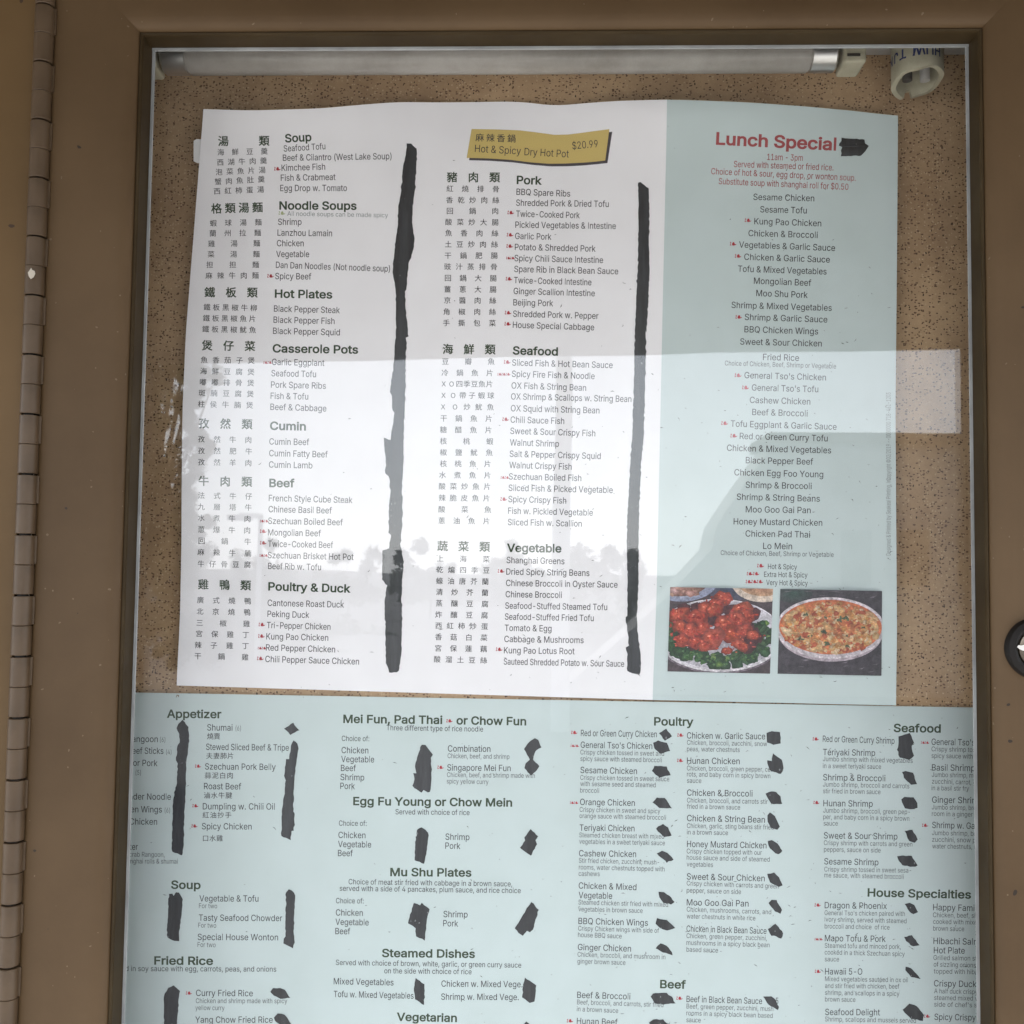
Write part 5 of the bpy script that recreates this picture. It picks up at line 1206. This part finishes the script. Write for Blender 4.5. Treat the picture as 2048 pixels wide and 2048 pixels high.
class Print:
    def __init__(s, df): s.df = df; s.v = []; s.f = []
    def px(s, x, y, lift): p = at(x, y, -s.df(x, y) - lift); return (p.x, p.y, p.z)
    def add(s, pts, fs, lift=6e-5):
        n = len(s.v); s.v += [s.px(q[0], q[1], lift + (q[2] * 4e-6 if len(q) > 2 else 0)) for q in pts]; s.f += [tuple(i + n for i in f) for f in fs]
def text_line(pr, text, x0, y0, x1, y1, cap, bold=0.0, lift=6e-5, track=0.0):
    adv = 0; pos = []
    for ch in text: pos.append(adv); adv += GLY[ch][0] + track
    last = text.rstrip()[-1]
    vs0 = latin(text[0], bold)[0]; vs1 = latin(last, bold)[0]
    left = min(v[0] for v in vs0); right = pos[len(text.rstrip()) - 1] + max(v[0] for v in vs1)
    dx, dy = x1 - x0, y1 - y0; l = math.hypot(dx, dy); ex, ey = dx / l, dy / l; nx, ny = ey, -ex
    k = l / (right - left); kh = cap / (CAPH + 1.3 * bold)
    for ch, p in zip(text, pos):
        vs_, fs = latin(ch, bold)
        pr.add([(x0 + ex * (p + vx - left) * k + nx * vy * kh, y0 + ey * (p + vx - left) * k + ny * vy * kh, vk) for vx, vy, vk in vs_], fs, lift)
def han_line(pr, text, x0, y0, x1, y1, size, bold=False):
    n = len(text); l = math.hypot(x1 - x0, y1 - y0); ex, ey = (x1 - x0) / l, (y1 - y0) / l; nx, ny = ey, -ex
    for i, ch in enumerate(text):
        c = size / 2 + (l - size) * (i / (n - 1) if n > 1 else 0)
        vs_, fs = han(ch)
        w = size * .94
        offs = [(-.019, -.014), (.019, -.014), (-.019, .016), (.019, .016)] if bold else [(-.008, 0), (.008, .004)]
        for j, (ox, oy) in enumerate(offs):
            pr.add([(x0 + ex * (c + (vx - .5 + ox) * w) + nx * (vy - .38 + oy) * w, y0 + ey * (c + (vx - .5 + ox) * w) + ny * (vy - .38 + oy) * w, vk) for vx, vy, vk in vs_], fs, 6e-5 + j * 4e-6)
SQ = [(0, 2.6), (1.0, 3.6), (1.9, 2.5), (1.0, 1.2), (.7, .2), (1.9, .4), (1.9, -.4), (0, -.5), (.1, .8), (1.0, 2.3), (.6, 2.7), (0, 2.0)]
BLOB = [(2.9, -.3), (2.5, 1.0), (3.1, 2.4), (4.2, 3.3), (5.2, 3.1), (5.9, 2.0), (6.1, .9), (7.2, .9), (8.3, 1.3), (7.6, .2), (6.2, -.3), (4.6, -.6)]
def chili(pr, x, y, cnt, s, i, full=False):
    w = 52 * s
    k = w / 8.3 if cnt == 1 else w / 8.3 * (.92 if full else .72)
    step = w * (.9 if full and cnt == 2 else .8 if full else .62)
    ox = x + i * step
    for poly in (SQ, BLOB): pr.add([(ox + px * k, y + 9 * s - py * k * 1.15) for px, py in poly], [tuple(t) for t in tessellate_polygon([[Vector((px, py, 0)) for px, py in poly]])], 6e-5)
def px_of(reg, x, y): a, b, s = REG[reg]; return a + x * s, b + y * s
STY = {'h': (16.6, .022, ink_green), 'n': (12.6, .004, ink_dark), 's': (9.6, .002, ink_soft), 'm': (10.6, .003, ink_dark), 'p': (9.8, 0, ink_soft),
       'r': (12.4, .003, ink_redline), 'R': (25.0, .024, ink_redline), 'f': (9.0, 0, ink_faint)}
def do_print(data, parent, df):
    for ln in data.strip().split('\n'):
        if ln[0] == '=': continue
        pr = Print(df)
        reg, sty, a, b, c, d, txt = ln.split(' ', 6)
        a, b, c, d = float(a), float(b), float(c), float(d); s = REG[reg][2]
        if sty in 'kq':
            for i in range(int(c)):
                pr = Print(df); x, y = px_of(reg, a, b); chili(pr, x, y, int(c), s, i, reg == 'H'); mesh_obj('chili_mark', pr.v, pr.f, ink_red if sty == 'k' else ink_pale, parent)
            continue
        x0, y0 = px_of(reg, a, b); x1, y1 = px_of(reg, c, d)
        if sty in 'cCd':
            han_line(pr, txt, x0, y0, x1, y1, {'c': 15.2, 'C': 23.2, 'd': 14.6}[sty], sty == 'C')
            nm, ink = ('chinese_heading', ink_green) if sty == 'C' else ('chinese_dish_name', ink_dark)
        else:
            cap, bold, ink = STY[sty]
            nm = {'h': 'section_heading', 'R': 'section_heading', 'n': 'dish_name', 's': 'dish_description', 'm': 'serving_note', 'p': 'portion_count', 'r': 'serving_note', 'f': 'fine_print'}[sty]
            text_line(pr, txt, x0, y0, x1, y1, cap, bold)
        mesh_obj(nm, pr.v, pr.f, ink, parent)
def rough_poly(pts, amp, rr, step=5):
    out = []
    for (ax, ay), (bx, by) in zip(pts, pts[1:] + pts[:1]):
        l = math.hypot(bx - ax, by - ay); n = max(1, int(l / step))
        for i in range(n):
            t = i / n; j = amp if i else amp * .4
            out.append((ax + (bx - ax) * t + rr.gauss(0, j), ay + (by - ay) * t + rr.gauss(0, j)))
    return out
def do_strokes(data, parent, df):
    rr = random.Random(11)
    for ln in data.strip().split('\n'):
        tok = ln.split(); reg = None; pts = []; i = 0
        while i < len(tok):
            if tok[i].isalpha(): reg = tok[i]; i += 1; continue
            pts.append(px_of(reg, float(tok[i]), float(tok[i+1]))); i += 2
        pts = rough_poly(pts, .55, rr)
        tri = tessellate_polygon([[Vector((x, y, 0)) for x, y in pts]])
        pr = Print(df); pr.add(pts, [tuple(t) for t in tri], 1.6e-4)
        mesh_obj('marker_stroke', pr.v, pr.f, marker, parent)
do_print(PRINT_UPPER, upper, d_upper); do_print(PRINT_LOWER, lower, d_lower)
# the gold banner with its printed shadow
def D(*c): return [px_of('D', c[i], c[i+1]) for i in range(0, len(c), 2)]
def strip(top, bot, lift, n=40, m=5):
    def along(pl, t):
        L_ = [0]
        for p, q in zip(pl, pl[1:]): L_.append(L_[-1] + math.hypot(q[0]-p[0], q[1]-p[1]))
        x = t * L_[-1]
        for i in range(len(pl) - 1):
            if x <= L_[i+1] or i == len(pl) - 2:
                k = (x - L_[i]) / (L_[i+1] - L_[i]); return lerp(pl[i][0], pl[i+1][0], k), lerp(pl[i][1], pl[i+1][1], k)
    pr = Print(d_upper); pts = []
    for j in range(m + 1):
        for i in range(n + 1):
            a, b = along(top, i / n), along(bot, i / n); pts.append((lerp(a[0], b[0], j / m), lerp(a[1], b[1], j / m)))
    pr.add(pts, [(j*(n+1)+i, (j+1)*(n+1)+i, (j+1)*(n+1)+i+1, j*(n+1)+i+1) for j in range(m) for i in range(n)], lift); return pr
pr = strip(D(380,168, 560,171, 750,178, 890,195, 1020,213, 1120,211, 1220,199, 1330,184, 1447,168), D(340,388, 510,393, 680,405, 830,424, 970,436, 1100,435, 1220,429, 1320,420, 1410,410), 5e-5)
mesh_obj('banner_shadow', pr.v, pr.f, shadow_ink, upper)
pr = strip(D(360,147, 540,150, 730,157, 870,174, 1000,192, 1100,190, 1200,178, 1310,163, 1425,148), D(322,370, 490,374, 660,385, 810,404, 950,415, 1080,414, 1200,408, 1300,401, 1393,390), 1.1e-4)
bn = mesh_obj('gold_banner', pr.v, pr.f, gold_ink, upper)
pr = Print(d_upper); han_line(pr, '麻辣香鍋', *px_of('D', 388, 212), *px_of('D', 705, 222), 18.5)
for t, a, b, c, d in (('Hot & Spicy', 385, 325, 740, 345), ('Dry Hot Pot', 768, 350, 1110, 368), ('$20.99', 1140, 305, 1337, 288)):
    text_line(pr, t, *px_of('D', a, b), *px_of('D', c, d), 14.6, 0)
pr2 = [(v[0], v[1] - 1.3e-4, v[2]) for v in pr.v]; mesh_obj('banner_lettering', pr2, pr.f, ink_dark, bn)
do_strokes(STROKES_UPPER, upper, d_upper); do_strokes(STROKES_LOWER, lower, d_lower)
# tape tab at the left edge and a staple
pr = Print(d_upper); tp = [px_of('A', *q) for q in ((28, 238), (48, 225), (104, 226), (106, 408), (60, 412), (28, 396))]
pr.add([(x, y) for x, y in tp], [tuple(range(5, -1, -1))], -.0004); mesh_obj('tape_tab', pr.v, pr.f, tape_mat, upper)
pr = Print(d_lower); stp = [px_of('J', *q) for q in ((470, 62), (476, 40), (496, 42), (494, 60), (488, 60), (489, 48), (480, 47), (476, 62))]
pr.add(stp, [tuple(t) for t in tessellate_polygon([[Vector((x, y, 0)) for x, y in stp]])], 2e-4); mesh_obj('staple', pr.v, pr.f, new_mat('rusty_wire', (.22, .13, .07), .5, .5, .4), lower)

# ------------------------------------------------------------------ the two printed food pictures
pict = bpy.data.materials.new('printed_picture'); pict.use_nodes = True
n, l, b = nodes(pict); at_ = n.new('ShaderNodeVertexColor'); at_.layer_name = 'ink'; tcp = n.new('ShaderNodeTexCoord'); acc = at_.outputs[0]
for sc_, lo_, hi_ in ((420, .55, 1.3), (1300, .7, 1.2)):      # mottling and grain of the print
    tn = n.new('ShaderNodeTexNoise'); tn.inputs['Scale'].default_value = sc_; tn.inputs['Detail'].default_value = 3
    mrp = n.new('ShaderNodeMapRange'); mrp.inputs['From Min'].default_value = .3; mrp.inputs['From Max'].default_value = .7; mrp.inputs['To Min'].default_value = lo_; mrp.inputs['To Max'].default_value = hi_
    mm = n.new('ShaderNodeMixRGB'); mm.blend_type = 'MULTIPLY'; mm.inputs['Fac'].default_value = 1
    l.new(tcp.outputs['Object'], tn.inputs['Vector']); l.new(tn.outputs['Fac'], mrp.inputs['Value']); l.new(acc, mm.inputs['Color1']); l.new(mrp.outputs[0], mm.inputs['Color2']); acc = mm.outputs[0]
l.new(acc, b.inputs['Base Color'])
b.inputs['Roughness'].default_value = .45; b.inputs['Specular IOR Level'].default_value = .3
class Picture:
    def __init__(s, quad): 
        s.q = quad; s.v = []; s.f = []; s.c = []; s.k = 0
        # a flat facet just in front of the paper here
        P3 = [at(x, y, -d_upper(x, y)) for x, y in quad]
        A = Matrix([[p.x, p.z, 1] for p in P3[:3]]).inverted() @ Vector([p.y for p in P3[:3]])
        off = 0
        for i in range(13):
            for j in range(13):
                x, y = s.uv(i / 12, j / 12); p = at(x, y, -d_upper(x, y)); off = min(off, p.y - (A[0] * p.x + A[1] * p.z + A[2]))
        s.A = (A[0], A[1], A[2] + off - 8e-5)
    def hit(s, x, y, lift):
        d = ray(x, y); a, b_, c = s.A; c -= lift
        t = (a * CAM.x + b_ * CAM.z + c - CAM.y) / (d.y - a * d.x - b_ * d.z); return CAM + d * t
    def uv(s, u, v):
        u = min(max(u, 0), 1); v = min(max(v, 0), 1); (a, b_, c, d) = s.q
        return (lerp(lerp(a[0], b_[0], u), lerp(d[0], c[0], u), v), lerp(lerp(a[1], b_[1], u), lerp(d[1], c[1], u), v))
    def fan(s, pts, cen, cc, ce):
        s.k += 1; n0 = len(s.v); lift = s.k * 1e-6
        for (u, v), col in [(cen, cc)] + [(p, ce) for p in pts]:
            x, y = s.uv(u, v); p = s.hit(x, y, lift); s.v.append((p.x, p.y, p.z)); s.c.append(col)
        m_ = len(pts)
        s.f += [(n0, n0 + 1 + (i + 1) % m_, n0 + 1 + i) for i in range(m_)]
    def ell(s, cx, cy, rx, ry, cc, ce, n=40, rot=0, rough=0, rr=None, sx=0, sy=0):
        pts = []
        for i in range(n):
            t = 6.2832 * i / n; k = 1 + (rr.uniform(-rough, rough) if rr else 0)
            x, y = rx * k * math.cos(t), ry * k * math.sin(t); pts.append((cx + x * math.cos(rot) - y * math.sin(rot), cy + x * math.sin(rot) + y * math.cos(rot)))
        s.fan(pts, (cx + sx, cy + sy), srgb(*cc), srgb(*ce))
    def build(s, name, label):
        o = mesh_obj(name, s.v, s.f, pict, upper); o['label'] = label
        ca = o.data.color_attributes.new('ink', 'FLOAT_COLOR', 'POINT')
        for i, c in enumerate(s.c): ca.data[i].color = (*c, 1)
rr = random.Random(5)
def jit(c, a): k = rr.uniform(-a, a); return tuple(min(255, max(0, x + k + rr.uniform(-a, a) * .3)) for x in c)
Q = Picture([px_of('I', *q) for q in ((147, 270), (897, 283), (875, 902), (128, 885))])
Q.fan([(0, 0), (1, 0), (1, 1), (0, 1)], (.5, .4), srgb(62, 52, 56), srgb(78, 66, 70))
Q.ell(.60, -.02, .28, .17, (60, 68, 92), (78, 76, 92))
Q.ell(.10, -.08, .36, .25, (190, 190, 205), (140, 145, 170)); Q.ell(.07, -.06, .29, .17, (196, 148, 132), (110, 80, 72))
for i in range(7): Q.ell(rr.uniform(0, .26), rr.uniform(0, .07), .05, .04, jit((205, 165, 150), 20), jit((150, 110, 100), 15), 9, 0, .3, rr)
Q.ell(.90, -.06, .30, .22, (205, 180, 160), (225, 205, 190)); Q.ell(.90, -.10, .26, .19, (170, 120, 95), (190, 150, 120))
Q.ell(.49, .56, .62, .43, (190, 184, 192), (232, 226, 232), 60); Q.ell(.49, .545, .60, .405, (165, 160, 168), (196, 190, 198), 60)
for i in range(120):
    t = rr.uniform(-.55, 3.6); r = rr.uniform(.62, .97); x, y = .49 + .55 * r * math.cos(t), .58 + .37 * r * math.sin(t)
    if rr.random() < .72: Q.ell(x, y, rr.uniform(.04, .075), rr.uniform(.04, .07), jit((66, 98, 62), 22), jit((34, 58, 38), 12), 11, rr.random() * 3, .28, rr)
    else: Q.ell(x, y - .02, .035, .03, jit((128, 150, 78), 22), jit((70, 104, 56), 14), 9, 0, .35, rr)
for i in range(60):
    t = rr.uniform(.3, 2.8); r = rr.uniform(.7, .98); Q.ell(.49 + .52 * r * math.cos(t), .59 + .33 * r * math.sin(t), .018, .016, jit((84, 120, 66), 26), jit((44, 74, 44), 14), 7, 0, .4, rr)
for i in range(26): Q.ell(rr.uniform(.10, .84), rr.uniform(.22, .68), .09, .08, (104, 44, 44), (70, 40, 46), 9, rr.random() * 3, .3, rr)
lumps = [(.52, .13, .08, .09), (.45, .20, .08, .07), (.35, .26, .08, .08), (.09, .33, .07, .12), (.26, .36, .09, .10), (.44, .26, .07, .08), (.70, .26, .10, .09), (.74, .33, .09, .09), (.55, .42, .11, .10), (.66, .36, .08, .09),
         (.12, .47, .07, .09), (.22, .52, .10, .08), (.33, .48, .06, .07), (.62, .55, .10, .10), (.73, .50, .08, .08), (.14, .63, .08, .07), (.27, .65, .07, .08), (.43, .61, .13, .10), (.35, .70, .06, .06), (.70, .67, .09, .06), (.57, .74, .05, .04), (.82, .55, .06, .05)]
for x, y, a, c in lumps:
    a *= 1.12; c *= 1.12; Q.ell(x, y, a, c, jit((206, 92, 64), 14), jit((120, 50, 42), 12), 14, rr.random() * 3, .2, rr, -a * .2, -c * .25)
    for j in range(16): Q.ell(x + rr.gauss(0, a * .5), y + rr.gauss(0, c * .4), a * rr.uniform(.08, .26), c * rr.uniform(.08, .24), jit(rr.choice(((214, 92, 62), (176, 60, 46), (150, 46, 40), (224, 112, 76))), 22), jit((158, 52, 42), 26), 7, 0, .4, rr)
    Q.ell(x - a * .25, y - c * .35, a * .14, c * .1, (246, 178, 150), (226, 112, 84), 7, 0, .3, rr)
Q.ell(.49, .63, .0, .0, (0, 0, 0), (0, 0, 0), 3)
def arc(Qp, cx, cy, rx, ry, t0, t1, w, ca, cb, n=26):
    for i in range(n):
        a0, a1 = lerp(t0, t1, i / n), lerp(t0, t1, (i + 1) / n)
        p = [(cx + rx * math.cos(a0), cy + ry * math.sin(a0)), (cx + rx * math.cos(a1), cy + ry * math.sin(a1)), (cx + (rx + w) * math.cos(a1), cy + (ry + w) * math.sin(a1)), (cx + (rx + w) * math.cos(a0), cy + (ry + w) * math.sin(a0))]
        Qp.fan(p, (sum(q[0] for q in p) / 4, sum(q[1] for q in p) / 4), srgb(*ca), srgb(*cb))
arc(Q, .49, .56, .60, .405, .05, 3.09, .028, (236, 230, 234), (214, 206, 212))
arc(Q, .49, .56, .63, .435, .05, 3.09, .02, (150, 136, 146), (96, 82, 92))
Q.build('printed_picture', 'picture of red glazed chicken on a ring of broccoli')
Q = Picture([px_of('I', *q) for q in ((950, 284), (1692, 299), (1687, 917), (930, 902))])
Q.fan([(0, 0), (1, 0), (1, 1), (0, 1)], (.5, .85), srgb(58, 50, 58), srgb(66, 60, 66))
Q.ell(.12, .04, .20, .12, (48, 74, 66), (60, 62, 64))
for i in range(16):
    x, y = rr.random(), rr.choice((rr.uniform(.82, 1), rr.uniform(0, .12))); a = rr.uniform(-.6, .1); ln_ = rr.uniform(.03, .11)
    Q.fan([(x, y), (x + ln_ * math.cos(a), y + ln_ * math.sin(a) * .6), (x + ln_ * math.cos(a), y + ln_ * math.sin(a) * .6 + .006), (x, y + .005)], (x + ln_ / 2, y), srgb(150, 140, 146), srgb(84, 76, 82))
Q.ell(.5, .50, .51, .345, (150, 134, 142), (182, 166, 174), 60); Q.ell(.5, .45, .535, .365, (226, 216, 220), (206, 194, 200), 60)
Q.ell(.5, .435, .50, .325, (216, 140, 92), (206, 112, 72), 60)
for i in range(520):
    t = rr.uniform(0, 6.283); r = math.sqrt(rr.random()); x, y = .5 + .475 * r * math.cos(t), .445 + .295 * r * math.sin(t)
    s_ = rr.uniform(.026, .052) if i < 300 else rr.uniform(.014, .026) * (.8 + .5 * (y - .2)); c = rr.choice(((226, 176, 118), (220, 150, 88), (232, 200, 160), (206, 122, 76), (230, 186, 134), (190, 92, 62), (214, 160, 110)))
    Q.ell(x, y, s_, s_ * .8, jit(c, 14), jit(tuple(k * .84 for k in c), 12), rr.choice((4, 5, 6, 7)), rr.random() * 3, .16, rr)
for x, y, a in ((.63, .33, .05), (.60, .36, .035), (.43, .50, .035), (.20, .58, .03), (.46, .64, .04), (.66, .66, .025), (.30, .55, .02), (.25, .30, .025), (.46, .32, .022), (.82, .44, .02), (.66, .53, .018)):
    for j in range(4): Q.ell(x + rr.gauss(0, a * .5), y + rr.gauss(0, a * .35), a * .6, a * .32, jit((92, 104, 66), 16), jit((72, 78, 58), 12), 7, rr.random() * 3, .35, rr)
arc(Q, .5, .45, .505, .335, .0, 6.283, .03, (232, 222, 226), (206, 192, 198), 56)
Q.build('printed_picture', 'picture of a bowl of orange tofu stew')

# ------------------------------------------------------------------ lettering round the starter, lint and dead gnats on the paper
sb = MB(); tx = 'HUWITJNI'; n_ = len(tx)
for i, ch in enumerate(tx):
    vs_, fs = latin(ch, .02); t0 = .55 - i * .36
    sb.add([(SX.x + math.sin(t0 - (vx - .2) * .7) * (.01148 + vk * 5e-6), -.020 - math.cos(t0 - (vx - .2) * .7) * .01148, SRZ + .0098 - vy * .0085) for vx, vy, vk in vs_], fs)
sb.build('blue_lettering', blue_ink, st)
def lint(name, label, df, count, pick):
    rr = random.Random(count); pr = Print(df)
    for i in range(count):
        x, y = pick(rr); a = rr.gauss(0, .5); l_ = 2 + 9 * rr.random() ** 2.2; w_ = rr.uniform(.7, 1.6); c_ = rr.gauss(0, .22)
        a2 = a + c_ * 3
        m1 = (x + math.cos(a) * l_ * .5, y + math.sin(a) * l_ * .5); e = (m1[0] + math.cos(a2) * l_ * .5, m1[1] + math.sin(a2) * l_ * .5)
        nx, ny = -math.sin(a) * w_ * .5, math.cos(a) * w_ * .5
        pr.add([(x, y), (m1[0] + nx, m1[1] + ny), e, (m1[0] - nx, m1[1] - ny)], [(0, 3, 2, 1)], 2.2e-4)
    tag(mesh_obj(name, pr.v, pr.f, dust_mat, loc=(0, -.003, 0)), label, 'lint', kind='stuff')
def pick_u(rr):
    while True:
        x = 370 + 1415 * rr.random() ** .5; y = 240 + 1155 * rr.random() ** .6
        if x > 430 or y > 500: return x, y
lint('lint_specks', 'dark lint specks and dead gnats stuck on the upper menu', d_upper, 260, pick_u)
lint('lint_specks', 'dark lint specks and dead gnats stuck on the lower menu', d_lower, 330, lambda rr: (min(1950, 1560 + rr.gauss(0, 330)) if rr.random() < .75 else rr.uniform(280, 1950), rr.uniform(1425, 2060)))
